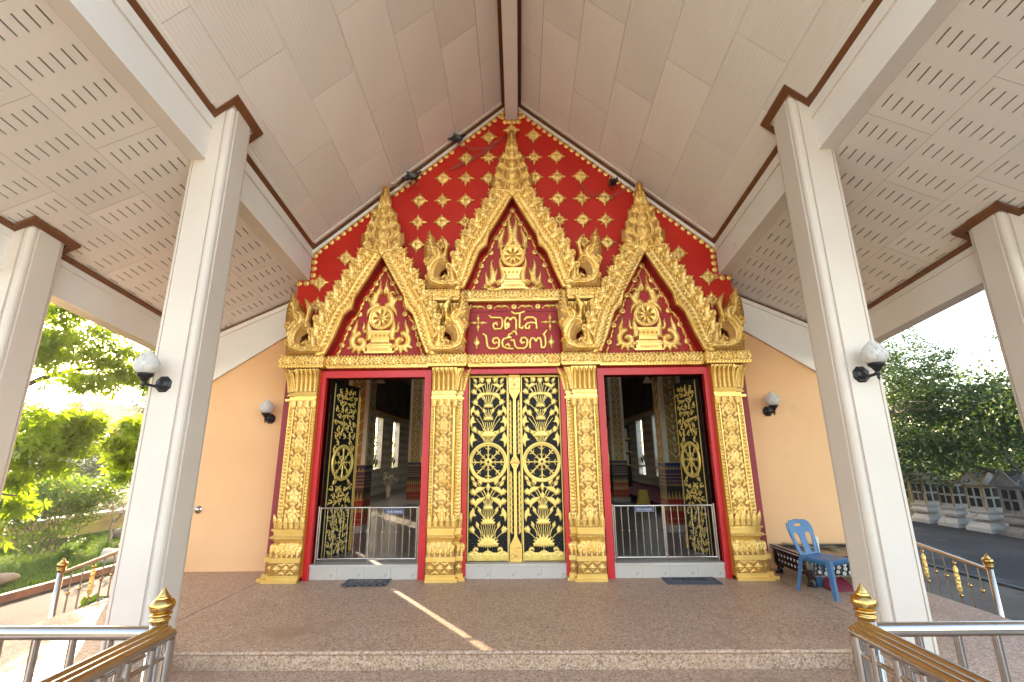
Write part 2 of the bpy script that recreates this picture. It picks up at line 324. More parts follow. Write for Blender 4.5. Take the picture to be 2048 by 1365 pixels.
# ceilings: backing sheet + separate panels
def shear(mb, s, sl):
    u = Vector((s,0,-sl)).normalized(); v = Vector((0,1,MS)).normalized(); n = Vector((0,0,1))
    mb.v = [tuple(u*a+v*b+n*c) for a,b,c in mb.v]; return mb
def panelmesh(w, l, s, t=.012, g=.0032):
    return shear(MB().box(g,w-g,g,l-g,-t,t), s, .86).mesh('panel', PANEL)
RL = math.hypot(1,.86); AL = math.hypot(1,.46); VL = math.hypot(1,MS)
for s in (-1,1):
    nm = 'nave_ceiling'
    b = MB(); slopepoly(b, rect(*sorted((s*.02,s*3.66)),YF,FY), ZC, -.10, -.02); root = struct(nm, b, DARK, 'pale boarded slope of the high porch ceiling')
    cols = [(.10,.50,6.17),(.50,1.02,5.53),(1.02,1.54,6.33),(1.54,2.06,5.73),(2.06,2.60,6.42),(2.60,3.12,5.72),(3.12,3.48,6.3)]
    cache = {}
    for x0,x1,ph in cols:
        w = (x1-x0)*RL
        ys = [YF]+[y for y in [ph+1.38*k-(.07 if s>0 else 0) for k in range(-5,3)] if YF+.2<y<FY-.1]+[FY]
        for y0,y1 in zip(ys,ys[1:]):
            k = (round(w,3), round(y1-y0,3))
            if k not in cache: cache[k] = panelmesh(w, (y1-y0)*VL, s)
            link('panel', cache[k], root, loc=(s*x0,y0,ZC(x0,y0)))
    t = MB()
    for P in (rect(*sorted((s*3.408,s*3.476)),YF,4.475), rect(*sorted((s*3.408,s*3.476)),5.045,FY), rect(*sorted((s*3.18,s*3.25)),4.475,5.045),
              rect(*sorted((s*3.25,s*3.476)),4.475,4.54), rect(*sorted((s*3.25,s*3.476)),4.97,5.045)):
        slopepoly(t, P, ZC, .012, .034)
    slopepoly(t, rect(*sorted((s*.12,s*.18)),YF,FY), ZC, .012, .034)
    slopepoly(t, rect(*sorted((s*.18,s*3.408)),FY-.10,FY-.002), ZC, .013, .035)
    t.build('ceiling_trim', BROWN, root)
    t = MB(); slopepoly(t, rect(*sorted((s*.18,s*3.395)),FY-.15,FY-.10), ZC, .012, .028); slopepoly(t, rect(*sorted((s*3.375,s*3.408)),YF,4.40), ZC, .012, .026); slopepoly(t, rect(*sorted((s*3.375,s*3.408)),5.10,FY-.15), ZC, .012, .026)
    t.build('white_bead', WHITE, root)
    # aisle
    b = MB(); slopepoly(b, rect(*sorted((s*3.5,s*5.68)),YF,7.8), ZA, -.14, -.05); root = struct('aisle_ceiling', b, DARK, 'low side ceiling of slotted white boards')
    # slotted panel mesh with real slots
    dz = .012
    w, l = .605*AL, 1.3*VL
    us = [0.0012]+[q for k in range(6) for q in (.085+.0985*k-.0085, .085+.0985*k+.0085)]+[w-.0012]
    vs2 = [0.0012]+[q for k in range(4) for q in (.085+.325*k, .085+.325*k+.152)]+[l-.0012]
    pm = MB(); nu,nv = len(us),len(vs2)
    pm.add([(u,v,0) for u in us for v in vs2]+[(u,v,dz) for u in us for v in vs2], [])
    fid = lambda i,j,k=0: k*nu*nv+i*nv+j
    for i in range(nu-1):
        for j in range(nv-1):
            if i%2==1 and j%2==1:
                for (a,b_),(c,d) in (((i,j),(i+1,j)),((i+1,j),(i+1,j+1)),((i+1,j+1),(i,j+1)),((i,j+1),(i,j))):
                    pm.f.append((fid(a,b_),fid(c,d),fid(c,d,1),fid(a,b_,1))); pm.s.append(False); pm.m.append(0)
            else: pm.f.append((fid(i,j),fid(i,j+1),fid(i+1,j+1),fid(i+1,j))); pm.s.append(False); pm.m.append(0)
    sm = shear(pm, s, .46).mesh('slotted_panel', PANELS)
    for ci in range(3):
        x0 = 3.67+.605*ci
        ph = (2.76-1.3, 2.76-.65, 2.76-1.05)[ci]
        for k in range(6):
            y0 = ph+1.3*k
            if y0 > 7.75 or y0+1.3 < YF: continue
            link('slotted_panel', sm, root, loc=(s*x0,y0,ZA(x0,y0)))
    t = MB()
    for P in (rect(*sorted((s*5.42,s*5.48)),YF,4.475), rect(*sorted((s*5.42,s*5.48)),5.045,7.7), rect(*sorted((s*5.21,s*5.28)),4.475,5.045),
              rect(*sorted((s*5.28,s*5.48)),4.475,4.54), rect(*sorted((s*5.28,s*5.48)),4.97,5.045), rect(*sorted((s*3.67,s*5.40)),7.72,7.798)):
        slopepoly(t, P, ZA, .016, .05)
    t.build('ceiling_trim', BROWN, root)
# roof skin over the porch, hall roof
rf = MB()
for s in (-1,1):
    a = rect(*sorted((0,s*3.75)),YF-.05,FY+.1); slopepoly(rf, a, lambda x,y: ZC(x,y)+.35, 0, .12)
    a = rect(*sorted((s*3.6,s*6.3)),YF-.05,8.0); slopepoly(rf, a, lambda x,y: ZA(x,y)+.42, 0, .12)
struct('porch_roof', rf, M('roof_tiles',(.30,.09,.03),.7,0,.2,6,bump=.3,bscale=20))
hr = MB(); hr.prism_xz([(-7.2,5.0),(0,9.6),(7.2,5.0),(7.2,5.3),(0,9.95),(-7.2,5.3)], 7.46, 48); struct('added_hall_rear', MB().box(-6.15,6.15,26.21,47,-.6,5.6), ORANGE); struct('hall_roof', hr, MATS['roof_tiles'])  # rear block and longer roof added out of view to shade the yard

# beams
def beam(name, x0, x1, zb, zt, y0, y1, label, mat=BEAM):
    mb = MB(); f_ = lambda y: MS*(y-FY)
    mb.hexa([(x0,y0,zb+f_(y0)),(x1,y0,zb+f_(y0)),(x1,y1,zb+f_(y1)),(x0,y1,zb+f_(y1))],[(x0,y0,zt+f_(y0)),(x1,y0,zt+f_(y0)),(x1,y1,zt+f_(y1)),(x0,y1,zt+f_(y1))])
    return struct(name, mb, mat, label)
for s in (-1,1):
    a,b = sorted((s*3.476, s*3.67)); beam('roof_beam', a, b, 4.65, 5.30, YF, FY-.002, 'pale beam between the high and the low ceiling')
    e = s*3.476; a,b = sorted((e, e-s*.022)); beam('beam_fillet', a, b, 5.06, 5.20, YF, FY-.004, 'raised fillet along the pale beam')
    a,b = sorted((s*5.48, s*5.68)); beam('eave_beam', a, b, 3.32, 3.92, YF, 7.79, 'pale eave beam over the open side of the porch')
    e = s*5.48; a,b = sorted((e, e-s*.018)); beam('beam_fillet', a, b, 3.70, 3.80, YF, 7.79, 'raised fillet along the eave beam')
beam('ridge_beam', -.115, .115, 7.80, 8.5, YF, FY-.002, 'pale ridge beam at the peak of the porch ceiling')

# columns
def column_poly(x0,x1,y0,y1):
    r, g = .055, .022
    def corner(cx,cy_,sx,sy):
        P = [(cx+sx*(r+.035),cy_),(cx+sx*(r+.035),cy_+sy*g),(cx+sx*(r+.012),cy_+sy*g)]
        for k in range(5):
            t = PI/2*k/4; P.append((cx+sx*(r+.012-(r+.0)*math.sin(t)), cy_+sy*(r+.012-(r)*math.cos(t))))
        P += [(cx+sx*g,cy_+sy*(r+.012)),(cx+sx*g,cy_+sy*(r+.035)),(cx,cy_+sy*(r+.035))]
        return P
    return corner(x0,y0,1,1)[::-1]+corner(x1,y0,-1,1)+corner(x1,y1,-1,-1)[::-1]+corner(x0,y1,1,-1)
def column(x0,x1,zt,label):
    t = thing('porch_column', label, 'column', ((x0+x1)/2,4.75,-.6), 'square plastered porch columns')
    mb = MB(); P = column_poly(x0,x1,4.54,4.97); mb.prism_xy(P,-.6,zt); mb.build('shaft', CREAM, t)
    MB().prism_xy([(x0-.03,4.52),(x1+.03,4.52),(x1+.03,4.98),(x0-.03,4.98)],-.6,-.3).build('base', CREAM, t)
    return t
column(-3.70,-3.25,5.85,'cream square column with a wall lamp, on the garden side of the steps')
column(3.25,3.70,5.85,'cream square column with a wall lamp, in front of the blue chair')
column(-5.70,-5.28,4.27,'outer cream column under the eave beam, next to the garden lawn')
column(5.28,5.70,4.27,'outer cream column under the eave beam, next to the dark yard')

# orange end walls with their plaster band, and the hall behind
for s in (-1,1):
    a,b = sorted((s*3.64,s*6.15)); w = struct('end_wall', MB().box(a,b,7.8,8.0,-.75,5.0), ORANGE, 'orange plastered wall beside the gilded front')
    P = [(s*3.66,ZA(3.66,7.8)-.04),(s*5.48,ZA(5.48,7.8)-.04),(s*5.48,3.83-.65*1.55),(s*3.66,3.83+.65*.27)]
    MB().prism_xz(P if s>0 else P[::-1], 7.74, 7.799).build('plaster_band', BEAM, w)
    P = [(s*3.66,ZA(3.66,7.8)-.04),(s*5.48,ZA(5.48,7.8)-.04),(s*5.48,ZA(5.48,7.8)-.12),(s*3.66,ZA(3.66,7.8)-.12)]
    MB().prism_xz(P if s>0 else P[::-1], 7.715, 7.739).build('band_fillet', WHITE, w)
MARF = M('polished_floor',(.13,.125,.11),.30,0,.25,1.2,col2=(.22,.21,.19),stain=(2.5,.60,(.11,.105,.095)),spec=.45)
inf = MB().box(-3.59,3.59,7.46,8.0,-.5,.19).box(-5.95,5.95,8.0,26,-.5,.19); inr = struct('hall_floor', inf, M('floor_grout',(.16,.15,.14),.6))
tm = MB().box(.002,.598,.002,.598,0,.01).mesh('floor_tile', MARF)
for i in range(10):
    for j in range(14):
        x = -3.0+.6*i; 
        if -1.2 < x+.3 < 1.2: continue
        link('floor_tile', tm, inr, loc=(x,7.46+.6*j,.19))
tb = MB()
for i in range(-10,10):
    for j in range(31):
        x,y = .6*i, 7.46+.6*j
        if -3.01<=x<2.9 and j<14 and not (-1.2 < x+.3 < 1.2): continue
        if y<8.0 and not (-3.6<=x<3.5): continue
        if x<-5.95: x=-5.94
        tb.box(x+.002,min(x+.598,5.94),y+.002,y+.598,.19,.2)
tb.build('far_floor_tiles', MARF, inr, kind='stuff')
def diamond_mat():
    m = bpy.data.materials.new('diamond_wall'); m.use_nodes = True; n=m.node_tree.nodes; l=m.node_tree.links
    tc=n.new('ShaderNodeTexCoord'); mp=n.new('ShaderNodeMapping'); mp.inputs['Rotation'].default_value=(R(45),0,0); mp.inputs['Scale'].default_value=(1,1,1)
    mp0=n.new('ShaderNodeMapping'); mp0.inputs['Scale'].default_value=(1,1.7,1)
    ck=n.new('ShaderNodeTexChecker'); ck.inputs['Scale'].default_value=4.2; ck.inputs['Color1'].default_value=(.78,.76,.68,1); ck.inputs['Color2'].default_value=(.50,.46,.35,1)
    l.new(tc.outputs['Object'],mp0.inputs[0]); l.new(mp0.outputs[0],mp.inputs[0]); l.new(mp.outputs[0],ck.inputs[0]); l.new(ck.outputs[0],n['Principled BSDF'].inputs['Base Color']); n['Principled BSDF'].inputs['Roughness'].default_value=.4
    return m
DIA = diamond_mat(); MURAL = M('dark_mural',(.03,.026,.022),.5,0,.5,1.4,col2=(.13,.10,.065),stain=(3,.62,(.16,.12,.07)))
REVEAL = M('window_reveal',(.72,.66,.54),.6)
for s,wins in ((-1,[(10.0,11.2),(12.90,13.275),(16.0,17.2),(19.5,20.6),(22.3,23.5)]),(1,[(10.0,11.2),(13.0,14.2),(16.0,17.2),(19.5,20.6),(22.3,23.5)])):  # nearer windows added out of view for hall light; slit throws floor streak
    a,b = sorted((s*5.95,s*6.15)); w = MB(); y = 8.0
    for y0,y1 in wins+[(26,26)]:
        w.box(a,b,y,y0,-.6,3.62)
        if y1>y0: w.box(a,b,y0,y1,-.6,(1.25 if s<0 else .85) if y1-y0>.5 else 2.2); w.box(a,b,y0,y1,3.43 if y1-y0>.5 else 3.60,3.62)
        y = y1
    iw = struct('hall_wall', w, DIA, 'hall side wall with diamond pattern and tall windows')
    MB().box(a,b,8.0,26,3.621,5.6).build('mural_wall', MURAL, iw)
    MB().box(*sorted((s*5.90,s*5.96)),8.0,26,3.60,3.68).build('dado_moulding', GOLDS, iw)
    for y0,y1 in wins:
        if y1-y0 < .5: continue
        fr = MB(); x0_,x1_ = sorted((s*5.93,s*6.17))
        for q in ((y0-.06,y0+.05),(y1-.05,y1+.06)): fr.box(x0_,x1_,*q,1.22,3.46)
        fr.box(x0_,x1_,y0+.05,y1-.05,1.2,1.27); fr.box(x0_,x1_,y0+.05,y1-.05,3.40,3.46)
        fo = fr.build('window', REVEAL, iw)
        g = MB(); xm = s*6.1
        for k in range(1,4): q = y0+(y1-y0)*k/4; g.box(xm-.01,xm+.01,q-.012,q+.012,1.27,3.40)
        for k in range(1,4): q = 1.25+2.18*k/4; g.box(xm-.009,xm+.009,y0+.05,y1-.05,q-.012,q+.012)
        for k in range(8): g.sphere((xm,y0+(y1-y0)*(k+.5)/8,1.45+.1*(k%3)),.09,6,4,(.4,1,1.3))
        g.build('window_grille', IRON, fo)
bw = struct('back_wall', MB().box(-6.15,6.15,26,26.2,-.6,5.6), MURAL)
struct('hall_soffit', MB().box(-6.15,6.15,7.46,26.2,5.6,5.7), M('dark_soffit',(.22,.10,.05),.7))
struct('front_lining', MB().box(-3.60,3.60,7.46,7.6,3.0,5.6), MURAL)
# ------------------------------------------------------------------ gilded front of the hall
fac = thing('temple_facade', 'red temple front wall with gilded star flowers under the gable ceiling', 'temple front', (0,7.4,0))
w = MB()
for a,b in ((-3.66,-3.0),(-1.42,-.73),(.73,1.42),(3.0,3.66)): w.box(a,b,FY,7.45,0,3.0)
w.box(-3.0,-1.42,FY,7.45,2.95,3.0).box(1.42,3.0,FY,7.45,2.95,3.0).box(-.73,.73,FY,7.45,2.99,3.0)
w.prism_xz([(-3.66,3.0),(3.66,3.0),(3.66,4.95),(3.5,5.35),(0,8.36),(-3.5,5.35),(-3.66,4.95)], FY, 7.45)
w.build('red_wall', RED, fac)
for s in (-1,1):
    sm_ = MB(); a,b = sorted((s*3.60,s*3.665)); sm_.box(a,b,7.452,7.799,0,5.2)
    a,b = sorted((s*3.56,s*3.672)); sm_.box(a,b,7.285,7.308,0,3.1); sm_.build('side_strip', MAROON, fac)

for x0,x1,zt,tw in ((-3.0,-1.42,2.95,.105),(1.42,3.0,2.95,.105),(-.73,.73,2.99,.07)):
    f = MB()
    f.hexa([(x0-tw,7.22,0),(x0,7.22,0),(x0,7.44,0),(x0-tw,7.44,0)],[(x0-tw,7.22,zt+tw),(x0,7.22,zt),(x0,7.44,zt),(x0-tw,7.44,zt+tw)])
    f.hexa([(x1,7.22,0),(x1+tw,7.22,0),(x1+tw,7.44,0),(x1,7.44,0)],[(x1,7.22,zt),(x1+tw,7.22,zt+tw),(x1+tw,7.44,zt+tw),(x1,7.44,zt)])
    f.add([(x0-tw,7.22,zt+tw),(x0,7.22,zt),(x1,7.22,zt),(x1+tw,7.22,zt+tw),(x0-tw,7.44,zt+tw),(x0,7.44,zt),(x1,7.44,zt),(x1+tw,7.44,zt+tw)],[(0,1,2,3),(4,7,6,5),(1,5,6,2),(0,3,7,4)])
    f.build('door_frame', REDF, fac)
# marble door sills, tile by tile
for x0,x1,lab in ((-3.0,-1.42,'marble door sill behind the curled welcome mat'),(-.73,.73,'marble door sill under the closed black and gold doors'),(1.42,3.0,'marble door sill behind the flat welcome mat')):
    t = thing('door_sill', lab, 'door sill', ((x0+x1)/2,7.3,0), 'marble door sills')
    n = 4; dx=(x1-x0)/n
    tm_ = MB().box(.0015,dx-.0015,0,.03,0,.165).mesh('tile', MARBLE)
    for k in range(n): link('tile', tm_, t, loc=(x0+k*dx,7.245,.002))
    MB().box(x0,x1,7.235,7.60,.17,.202).build('sill_slab', MARBLE, t)
    MB().box(x0,x1,7.277,7.46,0,.168).build('sill_core', M('mortar',(.3,.28,.25),.9), t)

# rosettes along the roof line
rs_ = []
for k in range(8): a=2*PI*k/8; rs_.append(([(0,0),(.034*math.cos(a),.034*math.sin(a))], [.008,.016], .012))
ros = relief(rs_, [((0,0),.020,.03)], cell=.008, base=.012).mesh('rosette', GOLDS)
def rosette(x,z): link('rosette', ros, fac, loc=(x,FY-.001,z), rot=(0,random.uniform(-.4,.4),0))
ssl = .86
for s in (-1,1):
    for k in range(33):
        t = (k+.5)/33; x = 3.40-(3.40-.17)*t; z = 5.22+.86*(3.48-x)-.15
        if s<0 and k in (24,12): continue
        rosette(s*x, z)
    for k in range(5): rosette(s*3.415, 4.62+.12*k)
    for k in range(2): rosette(s*(3.52+.12*k), 4.595)
    for k in range(2): rosette(s*.165, 7.85+.11*k)
for x in (-.12,-.04,.05,.13): rosette(x, 7.745)
wt = MB()
for s in (-1,1):
    P=[(s*.13,8.06),(s*3.47,8.06-.86*3.34),(s*3.47,7.99-.86*3.34),(s*.13,7.99)]; wt.prism_xz(P if s<0 else P[::-1], FY-.03, FY-.002)
wt.build('white_rake_trim', WHITE, fac)
# gilded stars and diamonds on the red wall
fl = []
for k in range(4): a=PI/2*k; fl.append(([(.03*math.cos(a),.03*math.sin(a)),(.075*math.cos(a),.075*math.sin(a)),(.15*math.cos(a),.15*math.sin(a))],[.018,.034,.003],.022))
for k in range(4): a=PI/2*k+PI/4; fl.append(([(.02*math.cos(a),.02*math.sin(a)),(.06*math.cos(a),.06*math.sin(a)),(.10*math.cos(a),.10*math.sin(a))],[.016,.024,.003],.018))
star = relief(fl,[((0,0),.042,.035),((0,0),.02,.05)],cell=.009,base=.016).mesh('star_flower', GOLD)
di = []
for k in range(4):
    a=PI/2*k; c_,s__=math.cos(a),math.sin(a); di.append(([(0,0),(.07*c_,.07*s__),(.145*c_,.145*s__)],[.03,.04,.004],.024))
    for q in (-1,1):
        b=a+q*.52; di.append(([(.02*math.cos(b),.02*math.sin(b)),(.07*math.cos(b),.07*math.sin(b)),(.10*math.cos(b),.10*math.sin(b))],[.016,.028,.004],.02))
    b=a+PI/4; di.append(([(0,0),(.055*math.cos(b),.055*math.sin(b)),(.085*math.cos(b),.085*math.sin(b))],[.02,.026,.006],.02))
dia = relief(di,[((0,0),.028,.045)],cell=.009,base=.016).mesh('diamond_flower', GOLD)
for k_,x,z in [('d',-.42,7.42),('d',.40,7.44),('f',-.42,6.99),('f',.40,6.98),('d',-.83,6.98),('d',.81,6.99),('f',-.83,6.57),('d',-1.24,6.57),('d',-.42,6.56),('d',.41,6.57),('f',.81,6.57),('d',1.23,6.57),
               ('d',-1.65,6.13),('f',-1.24,6.13),('d',-.83,6.12),('d',.81,6.13),('f',1.23,6.13),('d',1.63,6.13),('f',-1.66,5.71),('d',-1.24,5.71),('f',-.83,5.70),('f',.82,5.71),('d',1.23,5.71),('f',1.63,5.70),
               ('d',-1.66,5.28),('f',-1.24,5.28),('f',1.23,5.29),('d',1.63,5.27),('d',-2.88,5.05),('d',-3.29,4.60),('f',-3.30,4.20),('d',2.84,5.05),('d',3.29,4.61),('f',3.30,4.21),('f',0,7.46)]:
    link('star_flower' if k_=='f' else 'diamond_flower', star if k_=='f' else dia, fac, loc=(x,FY-(.13 if (abs(x)<.01) else .001),z), rot=(0,random.uniform(-.06,.06),0), scale=(1.05,1.1,1.05))

# ------------------------------------------------------------------ gilded pilasters
FX=[1.0]
def two_layers(mb, xs, xa, xb, sd, z0, z1, o0, o1, yA=7.14, yB=7.215):
    # plan: front layer xs..xa at depth yA, second layer xs..xb at yB; sd = direction (+1/-1) from plain side to stepped side; o0,o1 flare at z0,z1
    for x1,y in ((xb,yB),(xa,yA)):
        def q(o): 
            a,b = xs, x1+sd*o*(FX[0] if o>.02 else 1)
            lo,hi = min(a,b),max(a,b); return [(lo,y-o,0),(hi,y-o,0),(hi,7.309,0),(lo,7.309,0)]
        B=[(p[0],p[1],z0) for p in q(o0)]; T=[(p[0],p[1],z1) for p in q(o1)]; mb.hexa(B,T)
def petal(w,h,d=.02,up=1):
    return relief([([(0,0),(0,.55*h),(0,h)],[w*.5,w*.46,.004],d),([(0,.1*h),(0,.6*h)],[w*.18,w*.12],d*1.5)],cell=.01,base=.004)
shaft_st = []
Z0,Z1 = 0.0,1.78; per = .255; xw = .105
for k in range(7):
    zc = k*per
    for q in (-1,1):
        p=[(q*xw*math.cos(PI*t/8/1.0*1.0)*.98 if False else q*xw*abs(math.cos(PI*t/8)), zc+per*t/8) for t in range(9)]
        p=[(q*xw*(1-abs(1-2*t/8)), zc+per*t/8) for t in range(9)]
        shaft_st.append((p,.010,.016))
        shaft_st.append((spiral((q*.052,zc+.06),.040,.008,PI/2-q*PI/2,PI/2-q*PI/2+q*4.2,10),wl_(10,.013,.008),.020))
        shaft_st.append((spiral((q*.052,zc+per-.06),.040,.008,PI/2-q*PI/2,PI/2-q*PI/2-q*4.2,10),wl_(10,.013,.008),.020))
        shaft_st.append((bez((q*.02,zc+.08),(q*.05,zc+.10),(q*.05,zc+.15),(q*.005,zc+.21),7),wl_(7,.018,.018,.004),.022))
        shaft_st.append((bez((q*.128,zc+.02),(q*.09,zc+.05),(q*.105,zc-.03),(q*.075,zc+.0),6),wl_(6,.018,.016,.005),.018))
    shaft_st.append(([(0,zc+.05),(0,zc+.11),(0,zc+.19)],[.01,.028,.004],.026))
shaft_rel = relief(shaft_st,[((0,k*per+.035),.018,.03) for k in range(7)],[([(-.14,-.02),(.14,-.02),(.14,1.80),(-.14,1.80)],.01,.004)],cell=.0095,base=.004,ground=1)
ch = []
for k in range(34):
    for q in (-1,1): ch.append(([(q*.030,k*.053+.03),(0,k*.053)],[.007,.012],.014))
chev_rel = relief(ch,[],[([(-.034,-.02),(.034,-.02),(.034,1.80),(-.034,1.80)],.006,.003)],cell=.0095,base=.004,ground=1)
bead_rel = relief([],[((0,.03+k*.048),.019,.022) for k in range(37)],[([(-.02,-.02),(.02,-.02),(.02,1.80),(-.02,1.80)],.004,.002)],cell=.009,base=.004,ground=1)
pet_up = petal(.075,.19).mesh('leaf', GOLD); 
dm = relief([([(0,-.045),(0,.045)],[.014,.014],.03),([(-.045,0),(.045,0)],[.014,.014],.03)],[((0,0),.02,.035)],[([(-.072,0),(0,.072),(.072,0),(0,-.072)],.02,.022)],cell=.0085,base=.003)
dmh = relief([],[],[([(-.066,0),(0,.062),(.066,0)],.02,.022)],cell=.0085,base=.003)
lot = relief([([(0,0),(0,.05),(0,.14)],[.048,.040,.004],.030),([(0,.03),(0,.09)],[.016,.010],.045)],[((0,.035),.016,.05)],cell=.0095,base=.004)
def pilaster(xs, xa, xb, sd, label, fx=1.0):
    FX[0]=fx; r=pilaster_(xs,xa,xb,sd,label); FX[0]=1.0; return r
def pilaster_(xs, xa, xb, sd, label):
    xc=(xs+xa)/2
    t = thing('gilded_pilaster', label, 'pilaster', ((xs+xb)/2,7.1,0), 'gilded pilasters between the doors')
    mb = MB()
    two_layers(mb,xs,xa,xb,sd,0,.045,.085,.085); two_layers(mb,xs,xa,xb,sd,.045,.095,.055,.055)
    two_layers(mb,xs,xa,xb,sd,.26,.325,.05,.05)
    mb.build('base', GOLDS, t)
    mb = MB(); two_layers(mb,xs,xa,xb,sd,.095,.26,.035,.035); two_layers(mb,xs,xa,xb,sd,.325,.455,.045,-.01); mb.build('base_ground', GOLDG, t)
    mb = MB(); two_layers(mb,xs,xa,xb,sd,.455,.50,.005,.005); two_layers(mb,xs,xa,xb,sd,.50,.548,-.012,.012)
    two_layers(mb,xs,xa,xb,sd,.548,.582,.012,.040); two_layers(mb,xs,xa,xb,sd,.582,.615,.040,.012)
    for k in range(3): two_layers(mb,xs,xa,xb,sd,.615+.03*k,.641+.03*k,.012+.007*k,.012+.007*k); two_layers(mb,xs,xa,xb,sd,.641+.03*k,.645+.03*k,.004,.004)
    mb.build('base_moulding', GOLDS, t)
    rp = MB()                                             # rope on the torus
    lo,hi=sorted((xs,xa+sd*.03)); n=13
    for k in range(n): rp.merge(MB().sphere((lo+(hi-lo)*(k+.5)/n,7.10,.582),.02,6,4,(.75,.8,.8)))
    lo,hi=sorted((xa+sd*.045,xb+sd*.03))
    for k in range(3): rp.merge(MB().sphere((lo+(hi-lo)*(k+.5)/3,7.175,.582),.02,6,4,(.75,.8,.8)))
    rp.build('rope_moulding', GOLD, t)
    d = MB()
    lo,hi=sorted((xs,xa+sd*.035)); wd=hi-lo
    def hf(x,y,up):
        q=place(dmh,0,0,0); d.merge(q, lambda a,b,c_: (a+x, b+y, (.100+c_) if up else (.255-c_)))
    for k in range(3): d.merge(place(dm,lo+wd*(k+.5)/3+(.0),7.104,.178,1,0,.88))
    for k in range(4):
        x=lo+wd*k/3
        if 0<k<3: hf(x,7.104,True); hf(x,7.104,False)
    lo2,hi2=sorted((xa+sd*.04,xb+sd*.035)); d.merge(place(dm,(lo2+hi2)/2,7.179,.178,1,0,.8))
    d.build('diamond_band', GOLD, t)
    l_ = MB()
    for row,(nn,oz,oy) in enumerate(((5,.325,7.088),(4,.36,7.097))):
        for k in range(nn):
            x=lo+.045+(wd-.09)*(k/(nn-1)) if row==0 else lo+.09+(wd-.18)*(k/(nn-1))
            q=MB(); q.v=[(a,b,-c_+.14) for a,b,c_ in lot.v]; q.f=[tuple(reversed(f)) for f in lot.f]; q.s=lot.s; q.m=lot.m
            rm=Matrix.Translation((x,oy,oz))@Matrix.Rotation(R(-23),4,'X'); q2=MB(); q2.merge(q); q2.xf(rm); l_.merge(q2)
    for k in range(2):
        q=MB(); q.v=[(a,b,-c_+.14) for a,b,c_ in lot.v]; q.f=[tuple(reversed(f)) for f in lot.f]; q.s=lot.s; q.m=lot.m
        q2=MB(); q2.merge(q); q2.xf(Matrix.Translation((lo2+.03+k*.06,7.165,.325))@Matrix.Rotation(R(-23),4,'X')); l_.merge(q2)
    l_.build('lotus_petals', GOLD, t)
    mb = MB(); two_layers(mb,xs,xa,xb,sd,.70,2.58,0,0); mb.build('shaft', GOLDS, t)
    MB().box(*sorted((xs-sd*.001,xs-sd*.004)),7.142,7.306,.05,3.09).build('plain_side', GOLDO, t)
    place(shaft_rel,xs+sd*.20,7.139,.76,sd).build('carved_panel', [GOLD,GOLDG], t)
    place(bead_rel,xs+sd*.024,7.139,.76).build('bead_row', [GOLDS,GOLDG], t)
    MB().box(*sorted((xs+sd*.048,xs+sd*.062)),7.122,7.139,.74,2.56).build('fillet', GOLDS, t)
    MB().box(*sorted((xa-sd*.012,xa-sd*.026)),7.122,7.139,.74,2.56).build('fillet', GOLDS, t)
    place(chev_rel,xa+sd*.058,7.214,.76).build('chevron_strip', [GOLD,GOLDG], t)
    place(bead_rel,xa+sd*.014,7.214,.76).build('bead_row', [GOLDS,GOLDG], t)
    for k in range(5):
        x=lo+.03+k*(abs(xa-xs)-.02)/4; 
        link('leaf', pet_up, t, loc=(x,7.135,.712), rot=(R(10),0,0))
    for k in range(2): link('leaf', pet_up, t, loc=(xa+sd*(.03+.06*k),7.208,.712), rot=(R(12),R(sd*10*k),0), scale=(.9,1,1.1))
    tops=MB()
    for k in range(4):
        x=lo+.04+k*(abs(xa-xs)-.04)/3; pt=petal(.085,.13)
        q=MB(); q.v=[(a,b,-c_) for a,b,c_ in pt.v]; q.f=[tuple(reversed(f)) for f in pt.f]; q.s=pt.s; q.m=pt.m; tops.merge(q, lambda a,b,c_,x=x:(a+x,b+7.128,c_+2.56))
    tops.build('hanging_leaves', GOLD, t)
    capital(t,xs,xa,xb,sd,2.58)
    return t
def capital(t,xs,xa,xb,sd,z,yA=7.14,yB=7.215,h=.40):
    mb=MB(); two_layers(mb,xs,xa,xb,sd,z,z+.035,.03,.03,yA,yB); two_layers(mb,xs,xa,xb,sd,z+.035,z+.075,.0,.0,yA,yB); two_layers(mb,xs,xa,xb,sd,z+.075,z+.13,.022,.012,yA,yB)
    two_layers(mb,xs,xa,xb,sd,z+.13,z+.5,-.006,.02,yA,yB); mb.build('capital', GOLDS, t)
    lo,hi=sorted((xs,xa)); n=5; pw=(hi-lo)/n
    def frond(w,h):
        m_=MB(); N=8; vs_=[]
        for i in range(N+1):
            u=i/N; ww=w*.5*(1.0 if u<.78 else max(.02,(1-u)/.22)); out=.008+.055*u**3; zz=h*u
            for a,b in ((-1,0),(-.5,.022),(0,.046),(.5,.022),(1,0)): vs_.append((a*ww,-out-b,zz))
        m_.add(vs_,[(i*5+k,i*5+k+1,(i+1)*5+k+1,(i+1)*5+k) for i in range(N) for k in range(4)],True)
        for i in range(11):
            for q_ in (-.3,.3): m_.sphere((q_*w,-.03-.055*((i+1)/12)**3,h*(i+1)/13),.010,5,4)
        return m_
    fm=frond(pw*.98,.36)
    me=fm.mesh('frond', GOLD)
    for k in range(n): link('frond', me, t, loc=(lo+pw*(k+.5),yA+.006,z+.14))
    me2=frond(.085,.36).mesh('frond', GOLD)
    link('frond', me2, t, loc=(xa+sd*.01,yA+.02,z+.14), rot=(R(4),R(sd*9),R(sd*40)))
    link('frond', me2, t, loc=(xb-sd*.03,yB+.006,z+.14), rot=(0,R(sd*6),0))
    link('frond', me2, t, loc=(xb+sd*.005,yB+.03,z+.14), rot=(R(4),R(sd*9),R(sd*40)))
pilaster(-1.285,-.915,-.815,1,'gilded pilaster between the closed middle door and the doorway with the curled mat')
